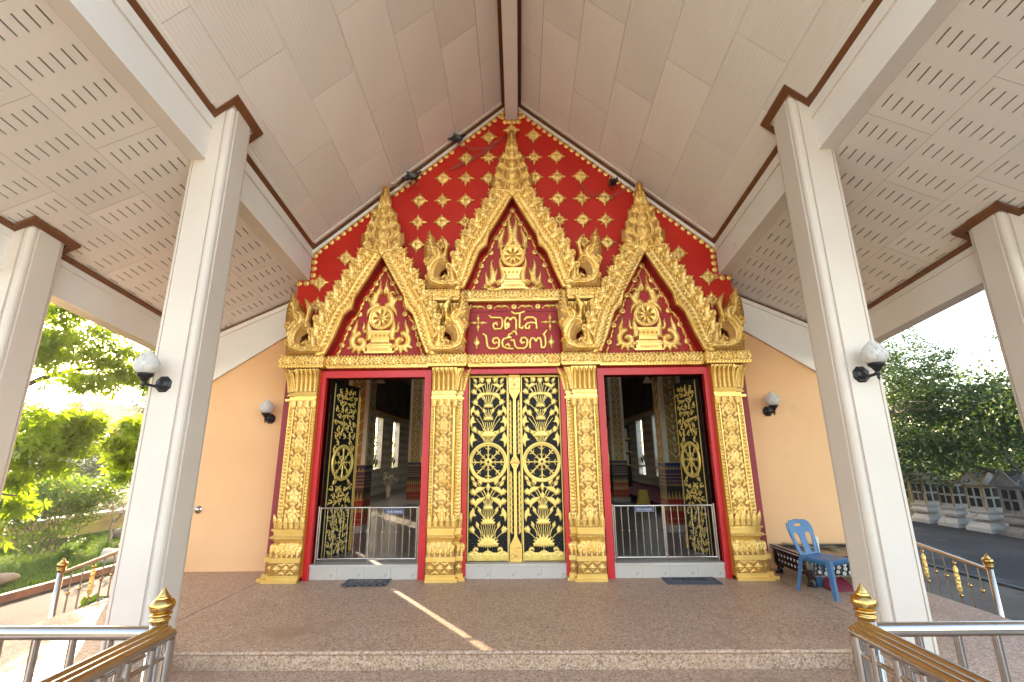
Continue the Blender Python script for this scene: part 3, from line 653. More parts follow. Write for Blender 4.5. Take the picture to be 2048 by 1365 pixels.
pilaster(1.285,.915,.815,-1,'gilded pilaster between the closed middle door and the doorway with the flat mat')
pilaster(-3.09,-3.44,-3.545,-1,'outer gilded pilaster with carved diamonds, beside the orange wall with the steel knob',1.9)
pilaster(3.09,3.44,3.545,1,'outer gilded pilaster with carved diamonds, nearest the blue chair',1.9)

# ------------------------------------------------------------------ carved lintels
def band(t, x0, x1, yf, z0, z1, n):
    MB().box(x0,x1,yf,7.308,z0+.035,z1-.03).box(x0+.012,x1-.012,yf+.03,7.307,z0,z0+.036).build('band', GOLDS, t)
    zc=(z0+z1)/2+.004; w=(x1-x0)/n; st=[]; ds=[]; hh=(z1-z0-.07)/2
    for k in range(n):
        xc=x0+w*(k+.5)
        st.append(([(xc-w*.48,zc),(xc-w*.30,zc+hh*.85),(xc+w*.30,zc+hh*.85),(xc+w*.48,zc),(xc+w*.30,zc-hh*.85),(xc-w*.30,zc-hh*.85),(xc-w*.48,zc)],.007,.014))
        for a in range(6):
            b=2*PI*a/6; st.append(([(xc,zc),(xc+w*.24*math.cos(b),zc+hh*.62*math.sin(b))],[.010,.020],.018))
        ds.append(((xc,zc),.022,.03))
        for q in (-1,1): ds.append(((xc+q*w*.5,zc+q*0),.012,.02))
    place(relief(st,ds,[([(x0+.004,z0+.05),(x1-.004,z0+.05),(x1-.004,z1-.035),(x0+.004,z1-.035)],.006,.003)],cell=.0105,base=.003,ground=1),0,yf-.001,0).build('carved_band', [GOLD,GOLDG], t)
    bb=MB(); m_=max(3,int((x1-x0)/.052))
    for k in range(m_): bb.sphere((x0+(x1-x0)*(k+.5)/m_,yf+.012,z1-.022),.02,6,4,(1,1,1))
    bb.build('bead_row', GOLDS, t)
    bb=MB()
    m_=max(3,int((x1-x0)/.046))
    for k in range(m_): x=x0+(x1-x0)*(k+.5)/m_; bb.box(x-.015,x+.015,yf+.008,yf+.032,z0+.004,z0+.033)
    bb.build('dentil_row', GOLDS, t)
lt = thing('carved_lintel', 'long gilded lintel with carved diamonds above the three doorways', 'lintel', (0,7.2,3.1))
for s in (-1,1):
    for a,b,y,n in ((3.00,3.70,7.055,3),(1.352,2.998,7.15,7),(.74,1.35,7.055,3)):
        band(lt,*sorted((s*a,s*b)),y,3.095,3.305,n)
band(lt,-.738,.738,7.15,3.095,3.305,6)
lu = thing('carved_lintel', 'short gilded lintel above the panel with golden letters', 'lintel', (0,7.2,4.18))
for s in (-1,1): band(lu,*sorted((s*.872,s*1.40)),7.045,4.185,4.385,3)
band(lu,-.87,.87,7.13,4.185,4.385,7)
for s,lab in ((-1,'garden'),(1,'yard')):
    t = thing('bracket_capital', 'gilded leafy capital under the short lintel, on the %s side of the golden letters'%lab, 'capital', (s*1.04,7.2,3.7), 'leafy capitals beside the letters')
    capital(t, s*1.26, s*.90, s*.82, -s, 3.67, 7.20, 7.25)

# ------------------------------------------------------------------ panel with golden letters
npn = thing('letter_panel', 'dark red panel with two lines of golden Thai letters and numerals', 'name panel', (0,7.25,3.3))
MB().box(-.75,.75,7.275,7.308,3.306,4.184).build('panel_board', REDD, npn)
MB().box(-.75,.75,7.262,7.274,4.035,4.043).build('panel_groove', MAROON, npn)
sp_=[]
for q in (-1,1):
    sp_.append((bez((0,0),(q*.05,.03),(q*.09,.02),(q*.125,-.03),8),wl_(8,.032,.024,.014,.004),.02))
    sp_.append((bez((0,0),(q*.03,.02),(q*.06,-.02),(q*.08,.025),6),wl_(6,.02,.016,.006),.022))
spray=relief(sp_,[((0,0),.030,.035)],cell=.009,base=.010).mesh('leaf_spray',GOLDS)
rost=relief(rs_,[((0,0),.018,.03)],cell=.008,base=.012).mesh('rosette',GOLDS)
for x in (-.60,-.195,.205,.605): link('leaf_spray', spray, npn, loc=(x,7.273,4.115))
for x in (-.395,.01,.405): link('rosette', rost, npn, loc=(x,7.273,4.118))
cr_=[]
for k in range(4): a=PI/2*k; cr_.append(([(.02*math.cos(a),.02*math.sin(a)),(.075*math.cos(a),.075*math.sin(a)),(.145*math.cos(a),.145*math.sin(a))],[.012,.030,.004],.02))
crm=relief(cr_,[((0,0),.024,.03)],cell=.009,base=.012).mesh('cross_flower',GOLDS)
for x in (-.585,.60): link('cross_flower', crm, npn, loc=(x,7.274,3.845))
lz=relief([([(0,-.10),(0,0),(0,.11)],[.004,.052,.004],.02),([(0,-.06),(0,.06)],[.01,.012],.03)],[],cell=.009,base=.012).mesh('diamond_leaf',GOLDS)
for x in (-.605,.615): link('diamond_leaf', lz, npn, loc=(x,7.274,3.51))
def letters(txt, name, x, z, h, w, y, mat, parent, ext=.012, off=.02, bev=.004, rot=(R(90),0,0)):
    cu=bpy.data.curves.new('tmp','FONT'); cu.body=txt; cu.size=1; cu.extrude=ext/h; cu.offset=off; cu.bevel_depth=bev/h; cu.bevel_resolution=1; cu.align_x='LEFT'
    o=bpy.data.objects.new('tmp',cu); COL.objects.link(o); bpy.context.view_layer.update()
    me=bpy.data.meshes.new_from_object(o.evaluated_get(bpy.context.evaluated_depsgraph_get())); bpy.data.objects.remove(o)
    if len(me.vertices)==0: return None
    co=np.array([v.co[:] for v in me.vertices]); mn,mx=co.min(0),co.max(0)
    sx=w/max(1e-6,mx[0]-mn[0]); sz=h/max(1e-6,mx[1]-mn[1])
    c2=np.stack([(co[:,0]-(mn[0]+mx[0])/2)*sx,(co[:,1]-(mn[1]+mx[1])/2)*sz,co[:,2]*h],1)
    me.vertices.foreach_set('co',c2.astype(np.float32).ravel()); me.materials.clear(); me.materials.append(mat); me.update()
    return link(name,me,parent,loc=(x,y,z),rot=rot)
GLY=[('letter',[[(675,828),(692,846),(740,846),(788,850),(802,870),(800,935),(785,955),(728,957),(712,935),(716,905),(742,897),(752,918)]]),
 ('letter',[[(872,918),(858,900),(845,915),(868,940),(832,957),(828,880),(845,848),(866,852),(882,872),(900,850),(922,848),(938,872),(937,958)],[(905,983),(932,982),(940,1012)]]),
 ('letter',[[(897,793),(925,810),(975,806),(1018,793)],[(975,812),(972,905),(970,945),(996,955),(1004,935)]]),
 ('letter',[[(1022,868),(1042,848),(1100,846),(1132,866),(1138,955)],[(1130,905),(1085,898),(1045,905),(1026,930),(1034,955),(1062,955),(1070,930)]]),
 ('numeral',[[(615,1003),(642,1022),(650,1065),(656,1118),(676,1142),(745,1142),(768,1122),(772,1062),(752,1042),(718,1046),(706,1075),(724,1096),(742,1086)]]),
 ('numeral',[[(896,998),(868,1008),(858,1030),(880,1034)],[(885,1040),(845,1044),(812,1052),(800,1085),(808,1125),(840,1142),(902,1148)],[(838,1112),(858,1100),(872,1122)]]),
 ('numeral',[[(884,1068),(914,1064),(926,1120),(946,1143),(1015,1143),(1040,1122),(1044,1062),(1022,1042),(990,1046),(976,1075),(994,1096),(1012,1086)]]),
 ('numeral',[[(1072,1142),(1070,1075),(1088,1047),(1112,1050),(1128,1080),(1146,1048),(1168,1048),(1178,1080),(1180,1138),(1206,1140),(1222,1110),(1220,1040),(1204,1012),(1236,980)]])]
for nm_,sts in GLY:
    q=[([(-.406+(a-670)*.001675,4.031-(b-790)*.00177) for a,b in st],.0215,.018) for st in sts]
    place(relief(q,[],cell=.0075,base=.014),0,7.2735,0).build(nm_,GOLDS,npn)
# ------------------------------------------------------------------ the three gilded gables (one design, three copies)
INN = [(0,1.66),(-.21,1.27),(-.415,.915),(-.42,.81),(-.435,.745),(-.50,.70),(-.56,.63),(-.615,.47),(-.68,.28),(-.80,.0)]
OUT = [(-.0,2.02),(-.20,1.72),(-.36,1.46),(-.53,1.17),(-.685,.92),(-.76,.80),(-.845,.58),(-.925,.32),(-.99,.09),(-1.0,.0)]
def lerp(P,Q,t): return [(a[0]+(b[0]-a[0])*t,a[1]+(b[1]-a[1])*t) for a,b in zip(P,Q)]
def along(P,ss):
    P=np.array(P); d=np.r_[0,np.cumsum(np.hypot(*np.diff(P,axis=0).T))]; s=np.array(ss)*d[-1]
    return np.stack([np.interp(s,d,P[:,0]),np.interp(s,d,P[:,1])],1)
gable_y = 7.10
def flame(b,t,bend,w,h=.03,n=9):
    """tapered flame stroke from b to t bulging sideways by bend, tip hooked"""
    d=np.subtract(t,b); nrm=np.array([-d[1],d[0]]); p1=np.add(b,.35*d)+nrm*bend; p2=np.add(b,.7*d)-nrm*bend*.6
    return (bez(b,tuple(p1),tuple(p2),t,n), wl_(n,w*.75,w,w*.85,w*.5,.004), h)
bandst=[]
for s in (1,-1):
    q=lambda P:[(s*x,z) for x,z in P]
    bandst.append((q(lerp(INN,OUT,.10)),.016,.022)); bandst.append((q(lerp(INN,OUT,.22)),.011,.014))
    bandst.append((q(lerp(INN,OUT,.55)),.060,.040)); bandst.append((q(lerp(INN,OUT,.90)),.020,.022))
    c1=along(lerp(INN,OUT,.55),np.linspace(.03,.97,27)); 
    for i in range(26):
        a,b=c1[i],c1[i+1]; m=(a+b)/2; d=(b-a); nn=np.array([-d[1],d[0]])
        for k in (-1,1):
            e=a-d*.35+nn*k*.85; bandst.append(([(s*m[0],m[1]),(s*e[0],e[1])],[.008,.016],.056))
bandrel=relief(bandst,[((s*x,z),.014,.062) for s in (1,-1) for x,z in along(lerp(INN,OUT,.55),np.linspace(.03,.97,27))],
    [([*[(x,z) for x,z in INN[::-1]],*[(-x,z) for x,z in INN[1:]],*[(-x,z) for x,z in OUT[::-1]],*[(x,z) for x,z in OUT[1:]]],.012,.006)],cell=.0105,base=.05,ground=1)
reveal_poly=[*[(x,z) for x,z in INN[::-1]],*[(-x,z) for x,z in INN[1:]],*[(-x*.985,z) for x,z in OUT[::-1]],*[(x*.985,z) for x,z in OUT[1:]]]
lf=[]                                                       # bai raka leaf, curling to the left
lf.append((bez((.02,-.10),(-.10,-.06),(.05,.06),(-.03,.20),11),wl_(11,.050,.062,.052,.036,.022,.004),.035))
lf.append((spiral((-.065,.0),.062,.012,-PI/2+.6,-PI/2-4.6,16),wl_(16,.022,.022,.016,.010),.045))
lf.append((bez((.04,.0),(.07,.05),(.03,.09),(.05,.15),7),wl_(7,.026,.022,.012,.003),.035))
lf.append((bez((-.02,.04),(-.04,.09),(-.01,.10),(-.06,.14),6),wl_(6,.018,.014,.004),.05))
leafrel=relief(lf,[((-.062,.0),.022,.055),((.0,.07),.013,.055)],cell=.010,base=.04)
leafL=leafrel.mesh('flame_leaf',GOLD); leafR=place(leafrel,0,0,0,-1).mesh('flame_leaf',GOLD)
fn_=[]
for z,w,h in ((1.70,.10,.30),(1.92,.13,.34),(2.16,.10,.30),(2.38,.075,.30),(2.58,.05,.22)):
    fn_.append(([(0,z),(0,z+h*.35),(0,z+h)],[w*.8,w,.008],.06))
    for q in (-1,1):
        fn_.append((bez((q*w*.2,z),(q*w*1.5,z+h*.05),(q*w*1.5,z+h*.4),(q*w*.75,z+h*.95),8),wl_(8,.03,.04,.03,.004),.05))
        fn_.append((bez((q*w*.1,z+.02),(q*w*.5,z+h*.1),(q*w*.45,z+h*.4),(q*w*.1,z+h*.7),7),wl_(7,.012,.018,.003),.075))
for q in (-1,1):
    for z,x,sc in ((1.86,.24,1.0),(2.05,.23,.95),(2.24,.18,.85),(2.42,.125,.7),(2.58,.08,.5)):
        fn_.append((spiral((q*x,z),.062*sc,.012,-q*PI/2+PI/2-q*.2,-q*PI/2+PI/2+q*4.8,14),wl_(14,.024*sc,.022*sc,.012*sc),.05))
        fn_.append((bez((q*(x-.05*sc),z-.06*sc),(q*(x+.10*sc),z),(q*(x-.02),z+.08*sc),(q*(x+.05*sc),z+.19*sc),9),wl_(9,.03*sc,.04*sc,.026*sc,.004),.042))
    fn_.append((bez((q*.05,1.74),(q*.18,1.74),(q*.22,1.80),(q*.34,1.74),8),wl_(8,.04,.05,.03,.01),.05))
fn_.append(([(0,2.60),(0,2.78),(0,2.98)],[.045,.022,.003],.045)); fn_.append(([(-.2,1.70),(0,1.78),(.2,1.70)],[.02,.03,.02],.06))
FO=[(-2.202,4.996),(-2.403,5.011),(-2.548,5.182),(-2.54,5.377),(-2.472,5.375),(-2.471,5.523),(-2.419,5.597),(-2.407,5.746),(-2.309,5.82),(-2.286,5.997),(-2.232,6.253),(-2.185,6.30),(-2.138,6.253),(-2.084,5.997),(-2.061,5.82),(-1.963,5.746),(-1.951,5.597),(-1.899,5.523),(-1.898,5.375),(-1.83,5.377),(-1.822,5.182),(-1.967,5.011),(-2.168,4.996)]
FO=[(x+2.185,z-3.305) for x,z in FO]
fn_=[(p_,([v*.8 for v in w_] if isinstance(w_,list) else w_),h_) for p_,w_,h_ in fn_]
finrel=relief(fn_,[((0,z),.024,.085) for z in (1.84,2.06,2.28,2.48)]+[((0,2.70+.06*k),.026-.005*k,.055) for k in range(3)],[(FO,.05,.018)],cell=.0105,base=.05,ground=1)
ng=[]                                                       # naga end ornament, left side
ng.append((bez((-.86,.07),(-1.05,.05),(-1.2,.02),(-1.33,.12),10)+bez((-1.33,.12),(-1.42,.28),(-1.36,.38),(-1.26,.48),8)[1:],wl_(17,.075,.085,.09,.085,.08,.085),.05))
ng.append((bez((-1.26,.48),(-1.17,.56),(-1.22,.68),(-1.33,.70),8),wl_(8,.085,.10,.09,.05),.06))
ng.append((bez((-1.28,.56),(-1.38,.66),(-1.33,.82),(-1.41,1.08),9),wl_(9,.08,.085,.06,.035,.004),.05))
for k in range(5): ng.append((bez((-1.16+.02*k,.50+.06*k),(-1.09+.0*k,.54+.06*k),(-1.12,.60+.06*k),(-1.10-.03*k,.66+.07*k),6),wl_(6,.03,.024,.004),.045))
ng.append((spiral((-1.16,.44),.085,.015,PI*.9,PI*.9-5,16),wl_(16,.03,.028,.014),.06))
ng.append((bez((-.96,.10),(-1.03,.16),(-.98,.26),(-1.04,.42),8),wl_(8,.05,.045,.03,.004),.045))
ng.append((bez((-1.05,.12),(-1.11,.16),(-1.08,.2),(-1.13,.26),6),wl_(6,.03,.02,.004),.04))
for c_,r_,a in (((-1.40,.16),.055,0),((-1.42,.44),.05,1),((-1.36,.30),.05,2),((-1.22,.10),.05,1.5),((-1.06,.06),.045,2.2),((-1.30,.64),.05,.5),((-1.36,.80),.038,1),((-.93,.05),.04,1)):
    ng.append((spiral(c_,r_,.010,a,a+4.8,14),wl_(14,.017,.015,.009),.072))
for k in range(4): ng.append((bez((-1.33-.02*k,.14+.05*k),(-1.38,.22+.05*k),(-1.36,.32+.04*k),(-1.28,.42+.03*k),8),.010,.068))
ng.append((bez((-1.40,.52),(-1.47,.50),(-1.47,.42),(-1.41,.38),7),wl_(7,.014,.024,.006),.03))
NO=[(-3.086,3.287),(-3.593,3.293),(-3.603,3.39),(-3.593,3.586),(-3.64,3.718),(-3.659,3.896),(-3.649,4.098),(-3.583,4.291),(-3.485,4.187),(-3.482,4.051),(-3.523,4.029),(-3.391,4.004),(-3.326,3.891),(-3.25,3.779),(-3.25,3.669),(-3.369,3.583),(-3.392,3.496),(-3.338,3.484),(-3.233,3.494),(-3.244,3.603),(-3.206,3.695),(-3.135,3.58),(-3.105,3.492)]
NO=[(x+2.185,z-3.305) for x,z in NO]
ng=[(p_,([v*.5 for v in w_] if isinstance(w_,list) else w_),h_+.012) if i_<3 else (p_,w_,h_) for i_,(p_,w_,h_) in enumerate(ng)]
for k in (-1,1):
    for off in (.035,.065): ng.append(([(x-k*off*.75,z+k*off*.6) for x,z in bez((-.90,.07),(-1.10,.05),(-1.24,.06),(-1.34,.20),9)+bez((-1.34,.20),(-1.39,.32),(-1.33,.42),(-1.25,.52),8)[1:]],.010,.052))
for k in range(6): ng.append((bez((-1.30-.015*k,.58+.065*k),(-1.36,.60+.065*k),(-1.38,.66+.065*k),(-1.44,.68+.06*k),6),wl_(6,.02,.018,.004),.05))
nagrel=relief(ng,[((-1.27,.66),.024,.10),((-1.13,.43),.022,.085)],[(NO,.05,.022)],cell=.0105,base=.05,ground=1)
# tympanum ornaments
wh=[]
for k in range(48): pass
ring=[(.165*math.cos(2*PI*k/40),.165*math.sin(2*PI*k/40)) for k in range(41)]; ring2=[(.198*math.cos(2*PI*k/40),.198*math.sin(2*PI*k/40)) for k in range(41)]
wh.append((ring,.036,.022)); wh.append((ring2,.012,.034))
for k in range(8):
    a=2*PI*(k+.5)/8; wh.append(([(0,0),(.07*math.cos(a),.07*math.sin(a)),(.15*math.cos(a),.15*math.sin(a))],[.03,.022,.052],.022))
wheelrel=relief(wh,[((0,0),.045,.04),((0,0),.02,.055)]+[((.165*math.cos(2*PI*k/24),.165*math.sin(2*PI*k/24)),.014,.034) for k in range(24)],cell=.0085,base=.02)
def scroll_side(q):
    s=[]
    s.append((spiral((q*.34,.24),.135,.03,PI/2+q*(-.2)+ (0 if q>0 else 0),PI/2+q*(-.2)-q*7.0,30),wl_(30,.040,.042,.036,.028,.022),.032))
    s.append((bez((q*.20,.30),(q*.17,.42),(q*.26,.46),(q*.20,.66),10),wl_(10,.04,.045,.036,.02,.004),.036))
    s.append((bez((q*.42,.34),(q*.47,.42),(q*.38,.48),(q*.40,.60),9),wl_(9,.03,.034,.022,.004),.032))
    s.append((bez((q*.27,.40),(q*.32,.46),(q*.26,.50),(q*.30,.56),6),wl_(6,.02,.02,.004),.034))
    for k in range(5): a=-PI/2+q*(-1.0+.5*k); s.append(([(q*.34+.135*math.cos(a),.24+.135*math.sin(a)),(q*.34+.19*math.cos(a),.24+.175*math.sin(a))],[.03,.018],.028))
    s.append((bez((q*.10,.83),(q*.30,.86),(q*.02,1.02),(q*.08,1.27),12),wl_(12,.04,.055,.052,.036,.022,.004),.034))
    s.append((bez((q*.10,.84),(q*.18,.80),(q*.24,.76),(q*.255,.66),8),wl_(8,.03,.034,.026,.006),.03))
    s.append((spiral((q*.175,1.0),.05,.01,q*PI*.2+(0 if q>0 else PI),(q*PI*.2+(0 if q>0 else PI))+q*4.8,14),wl_(14,.018,.016,.01),.046))
    s.append((bez((q*.20,.87),(q*.26,.92),(q*.23,.96),(q*.27,1.0),6),wl_(6,.024,.02,.004),.03))
    s.append((bez((q*.05,1.02),(q*.03,1.1),(q*.10,1.12),(q*.06,1.2),6),wl_(6,.014,.016,.004),.045))
    return s
def scroll_flames(q):
    s=[]
    for bx,bz,tx,tz,w,bd in ((.22,.16,.21,.62,.045,.30),(.40,.14,.34,.56,.045,.30),(.30,.18,.29,.42,.03,-.3),(.46,.12,.44,.36,.03,.25),(.12,.80,.05,1.34,.05,.28),(.20,.84,.17,1.14,.036,-.25),(.25,.78,.25,.98,.028,.25),(.22,.66,.22,.80,.025,.3)):
        s.append(flame((q*bx,bz),(q*tx,tz),q*bd,w,.034,11))
    for x,z,r_ in ((.24,.15,.05),(.34,.10,.05),(.44,.09,.042),(.20,.80,.045)): s.append((spiral((q*x,z),r_,.01,PI/2,PI/2-q*5,14),wl_(14,.018,.016,.01),.046))
    s.append((bez((q*.17,.07),(q*.30,.03),(q*.42,.05),(q*.52,.09),8),wl_(8,.02,.03,.024,.008),.03))
    return s
plate=[(0,1.44),(-.17,1.12),(-.315,.84),(-.325,.72),(-.36,.665),(-.45,.60),(-.51,.46),(-.585,.2),(-.64,.012)]; plate=plate+[(-x,z) for x,z in plate[:0:-1]]
def gable(cx, bz, label, sides):
    t=thing('gilded_gable', label, 'gable', (cx,7.2,bz), 'gilded gables over the doorways')
    y=gable_y
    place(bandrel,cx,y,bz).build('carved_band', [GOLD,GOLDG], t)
    extr([(cx+x,bz+z) for x,z in reveal_poly], y+.004, FY-.003).build('red_reveal', REDD, t)
    place(finrel,cx,y-.01,bz).build('finial', [GOLD,GOLDG], t)
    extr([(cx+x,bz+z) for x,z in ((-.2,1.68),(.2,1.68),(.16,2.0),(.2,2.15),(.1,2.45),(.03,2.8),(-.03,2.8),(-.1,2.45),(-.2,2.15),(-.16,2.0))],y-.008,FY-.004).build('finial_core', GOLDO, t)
    for s in (1,-1):
        o=place(nagrel,cx,y-.03,bz,s); o.build('naga_end', [GOLD,GOLDG], t)
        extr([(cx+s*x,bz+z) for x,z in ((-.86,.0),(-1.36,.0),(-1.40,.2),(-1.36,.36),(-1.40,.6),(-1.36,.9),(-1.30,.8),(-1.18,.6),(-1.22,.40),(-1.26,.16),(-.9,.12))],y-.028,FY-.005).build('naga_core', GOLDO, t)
        pts=along(OUT,np.linspace(.14,.93,9))
        for i,(x,z) in enumerate(pts):
            a=R(18)-R(10)*i/8
            link('flame_leaf', leafL if s>0 else leafR, t, loc=(cx+s*(x-.055),y+.0-.002*(i%2),bz+z+.02), rot=(0,-s*a*.4,0), scale=(1.22,1.1,1.22))
    extr([(cx+x,bz+z) for x,z in plate], FY-.022, FY-.002).build('red_tympanum', REDD, t)
    yt=FY-.023
    place(wheelrel,cx,yt,bz+.645).build('wheel', GOLDS, t)
    p=MB()
    for z0,z1,w0,w1,d0,d1 in ((.385,.425,.20,.205,.05,.05),(.30,.385,.155,.195,.03,.045),(.285,.30,.16,.16,.035,.035),(.235,.285,.15,.145,.028,.028),(.20,.235,.19,.16,.04,.03),(.175,.20,.205,.205,.045,.045),(.075,.175,.20,.215,.035,.035),(.045,.075,.235,.24,.05,.05)):
        p.hexa([(cx-w0,yt-d0,bz+z0),(cx+w0,yt-d0,bz+z0),(cx+w0,yt,bz+z0),(cx-w0,yt,bz+z0)],[(cx-w1,yt-d1,bz+z1),(cx+w1,yt-d1,bz+z1),(cx+w1,yt,bz+z1),(cx-w1,yt,bz+z1)])
    pd=p.build('pedestal', GOLDS, t)
    pp=MB()
    for k in range(5): pp.sphere((cx-.14+.07*k,yt-.045,bz+.345),.018,6,4)
    pp.box(cx-.15,cx+.15,yt-.0365,yt-.0352,bz+.085,bz+.13)
    pp.build('pedestal_relief', GOLD, pd)
    for q in (-1,1):
        place(relief([([((x_-q*.34)*1.08+q*.34,(z_-.24)*1.06+.24) for x_,z_ in a_],([v*1.3 for v in w_] if isinstance(w_,list) else w_*1.25),h_) for a_,w_,h_ in (scroll_side(q) if sides else scroll_flames(q))],[((q*.34,.24),.03,.05)] if sides else [],cell=.0095,base=.018),cx,yt,bz).build('flame_scroll', GOLD, t)
    bl=[(x,z) for x,z in lerp(INN,[(p_[0]*.985,p_[1]) for p_ in INN],0)]
    mid=lerp(INN,[(0,1.44),(-.17,1.12),(-.315,.84),(-.325,.72),(-.36,.665),(-.45,.60),(-.50,.47),(-.575,.24),(-.64,.012),(-.64,.012)][:10],.60)
    pts=along(mid,np.linspace(.0,.97,12)); 
    for i,(x,z) in enumerate(pts):
        d=pts[min(i+1,11)]-pts[max(i-1,0)]; a=math.atan2(d[1],-d[0] if False else d[0])
        for s in ((1,) if i==0 else (1,-1)):
            if i%2==0: link('rosette', ros, t, loc=(cx+s*x,yt+.012,bz+z), scale=(1.0,1,1.0))
            else: link('leaf_spray', spray, t, loc=(cx+s*x,yt+.012,bz+z), rot=(0,-(a if s>0 else PI-a),0), scale=(.95,1,.8))
    return t
gable(-2.185,3.305,'gilded gable with wheel and round scrolls, over the doorway with the curled mat',True)
gable(2.185,3.305,'gilded gable with wheel and round scrolls, over the doorway with the flat mat',True)
gable(0,4.385,'tallest gilded gable in the middle, with a wheel between flame scrolls',False)

# ------------------------------------------------------------------ doors
def flat(st,ds=(),pl=(),holes=(),cell=.008,base=.006,h=None): return relief(st,ds,pl,holes,cell,base,flat=1)
def lotus(w,n=7,h=.45):
    st=[]
    for r_,(k0,sc) in enumerate(((n,1.0),(n-2,.72))):
        for k in range(k0):
            a=PI*(.5+ (k-(k0-1)/2)/(k0)*1.15); L=w*.5*sc
            st.append(([(0,.0),(.55*L*math.cos(a),abs(.55*L*math.sin(a))*h*1.6+.0),(L*math.cos(a),L*abs(math.sin(a))*h*2+.01)],[w*.05,w*.085,.003],.008+.004*r_))
    for k in range(n):
        x=(k-(n-1)/2)/n*w*.95; st.append(([(x*.8,.02),(x*.95,-.01),(x,-w*.13*(1-abs(x/w)*1.2)-.012)],[w*.05,w*.07,.003],.010))
    return st
bud=[([(0,-.045),(0,0),(0,.055)],[.012,.028,.003],.012)]
half=[([(0,-.03),(q*.02,.01),(q*.035,.055)],[.016,.022,.003],.010) for q in (-1,1)]+[([(0,-.04),(0,.01),(0,.06)],[.018,.026,.003],.013),([(0,-.03),(.05,-.01)],[.012,.003],.008),([(0,-.03),(-.05,-.01)],[.012,.003],.008)]
pad=[(bez((-.12,-.06),(-.06,.10),(.04,.02),(.11,.07),10),wl_(10,.008,.036,.05,.04,.022,.006),.010)]
padv=[(bez((-.035,-.14),(-.08,0),(.02,.06),(-.02,.14),10),wl_(10,.012,.03,.05,.052,.03,.008),.010),([(0,0),(.07,-.02)],[.045,.006],.008)]
DM=dict(lotus_big=flat(lotus(.36,9,.42)).mesh('lotus_flower',GOLDD), lotus_mid=flat(lotus(.24,7,.4)).mesh('lotus_flower',GOLDD), lotus_small=flat(lotus(.17,7,.4)).mesh('lotus_flower',GOLDD),
    bud=flat(bud).mesh('lotus_bud',GOLDD), half=flat(half).mesh('lotus_bud',GOLDD), pad=flat(pad).mesh('lotus_leaf',GOLDD), padv=flat(padv).mesh('lotus_leaf',GOLDD), dot=MB().lathe([(.0,-.0),(.014,-.002),(.016,0)],(0,0,0),8).mesh('dot',GOLDD))
dw=[([(.285*math.cos(2*PI*k/48),.285*math.sin(2*PI*k/48)) for k in range(49)],.021,.016),([(.252*math.cos(2*PI*k/48),.252*math.sin(2*PI*k/48)) for k in range(49)],.007,.008)]
for k in range(8):
    a=2*PI*k/8; c_,s__=math.cos(a),math.sin(a); dw.append(([(0,0),(.12*c_,.12*s__),(.25*c_,.25*s__)],[.017,.009,.014],.012))
    for rr,q in ((.215,.26),(.12,.35)):
        for sg in (-1,1): dw.append(([((rr-.03)*c_,(rr-.03)*s__),((rr+.025)*math.cos(a+sg*q),(rr+.025)*math.sin(a+sg*q))],[.009,.002],.010))
dwheel=flat(dw,[((0,0),.062,.02)],holes=[((0,0),.016)]).mesh('wheel',GOLDD)
def stems(pairs): 
    m_=MB()
    for (x0,z0),(x1,z1) in pairs:
        p=bez((x0,z0),(x0+(x1-x0)*.15,z0+(z1-z0)*.5),(x1-(x1-x0)*.25,z0+(z1-z0)*.75),(x1,z1),6)
        for a,b in zip(p,p[1:]):
            d=np.subtract(b,a); n_=np.array([-d[1],d[0]])/np.hypot(*d)*.0038
            m_.add([(a[0]-n_[0],-.004,a[1]-n_[1]),(a[0]+n_[0],-.004,a[1]+n_[1]),(b[0]+n_[0],-.004,b[1]+n_[1]),(b[0]-n_[0],-.004,b[1]-n_[1])],[(0,1,2,3)])
    return m_
allst=[]
for z0,z1,n_,sp in ((2.075,2.24,6,.09),(2.33,2.44,5,.07),(2.53,2.66,5,.07),(2.70,2.86,4,.06),(.98,1.12,5,.06),(.76,.93,6,.08),(.50,.71,7,.11),(1.93,2.03,6,.08)):
    for k in range(n_): x=(k-(n_-1)/2)/(n_-1)*2*sp; allst.append(((x*.55,z0),(x,z1)))
for s in (-1,1):
    for a,b in (((.05,2.1),(.16,2.38)),((.07,2.1),(.19,2.30)),((.06,1.93),(.20,2.10)),((.04,1.93),(.12,2.03)),((.05,2.35),(.20,2.55)),((.05,2.55),(.19,2.70)),((.06,2.6),(.2,2.80)),((.08,2.6),(.22,2.88)),((.07,2.7),(.15,2.9)),
                ((.05,1.0),(.20,1.17)),((.04,1.05),(.20,1.30)),((.03,1.12),(.22,1.36)),((.03,1.12),(.10,1.26)),((.05,.8),(.13,.88)),((.06,.78),(.20,1.02)),((.1,.55),(.18,.75)),((.12,.5),(.24,.62)),((.08,.55),(.13,.66)),((.03,1.0),(.12,1.10))):
        allst.append(((s*a[0],a[1]),(s*b[0],b[1])))
allst.append(((0,1.1),(0,1.24))); allst.append(((0,.30),(0,.42)))
stem_me=stems(allst).mesh('stem',GOLDD)
wv=[]
for row,(z,n_) in enumerate(((.355,3),(.30,4),(.25,3))):
    for k in range(n_):
        x=(k-(n_-1)/2)*.21
        for j in range(4): rr=.105-.024*j; wv.append(([(x+rr*math.cos(PI*i/8),z-.10+.03*row+rr*.85*math.sin(PI*i/8)) for i in range(9)],.0085,.012-.002*j))
wave=flat(wv,(),[([(-.295,.212),(.295,.212),(.295,.30),(.21,.345),(.11,.31),(0,.365),(-.11,.31),(-.21,.345),(-.295,.30)],.004,.004)],cell=.0085)
wave.v=[(max(-.295,min(.295,a)),b,max(.212,c_)) for a,b,c_ in wave.v]; wave_me=wave.mesh('wave',GOLDD)
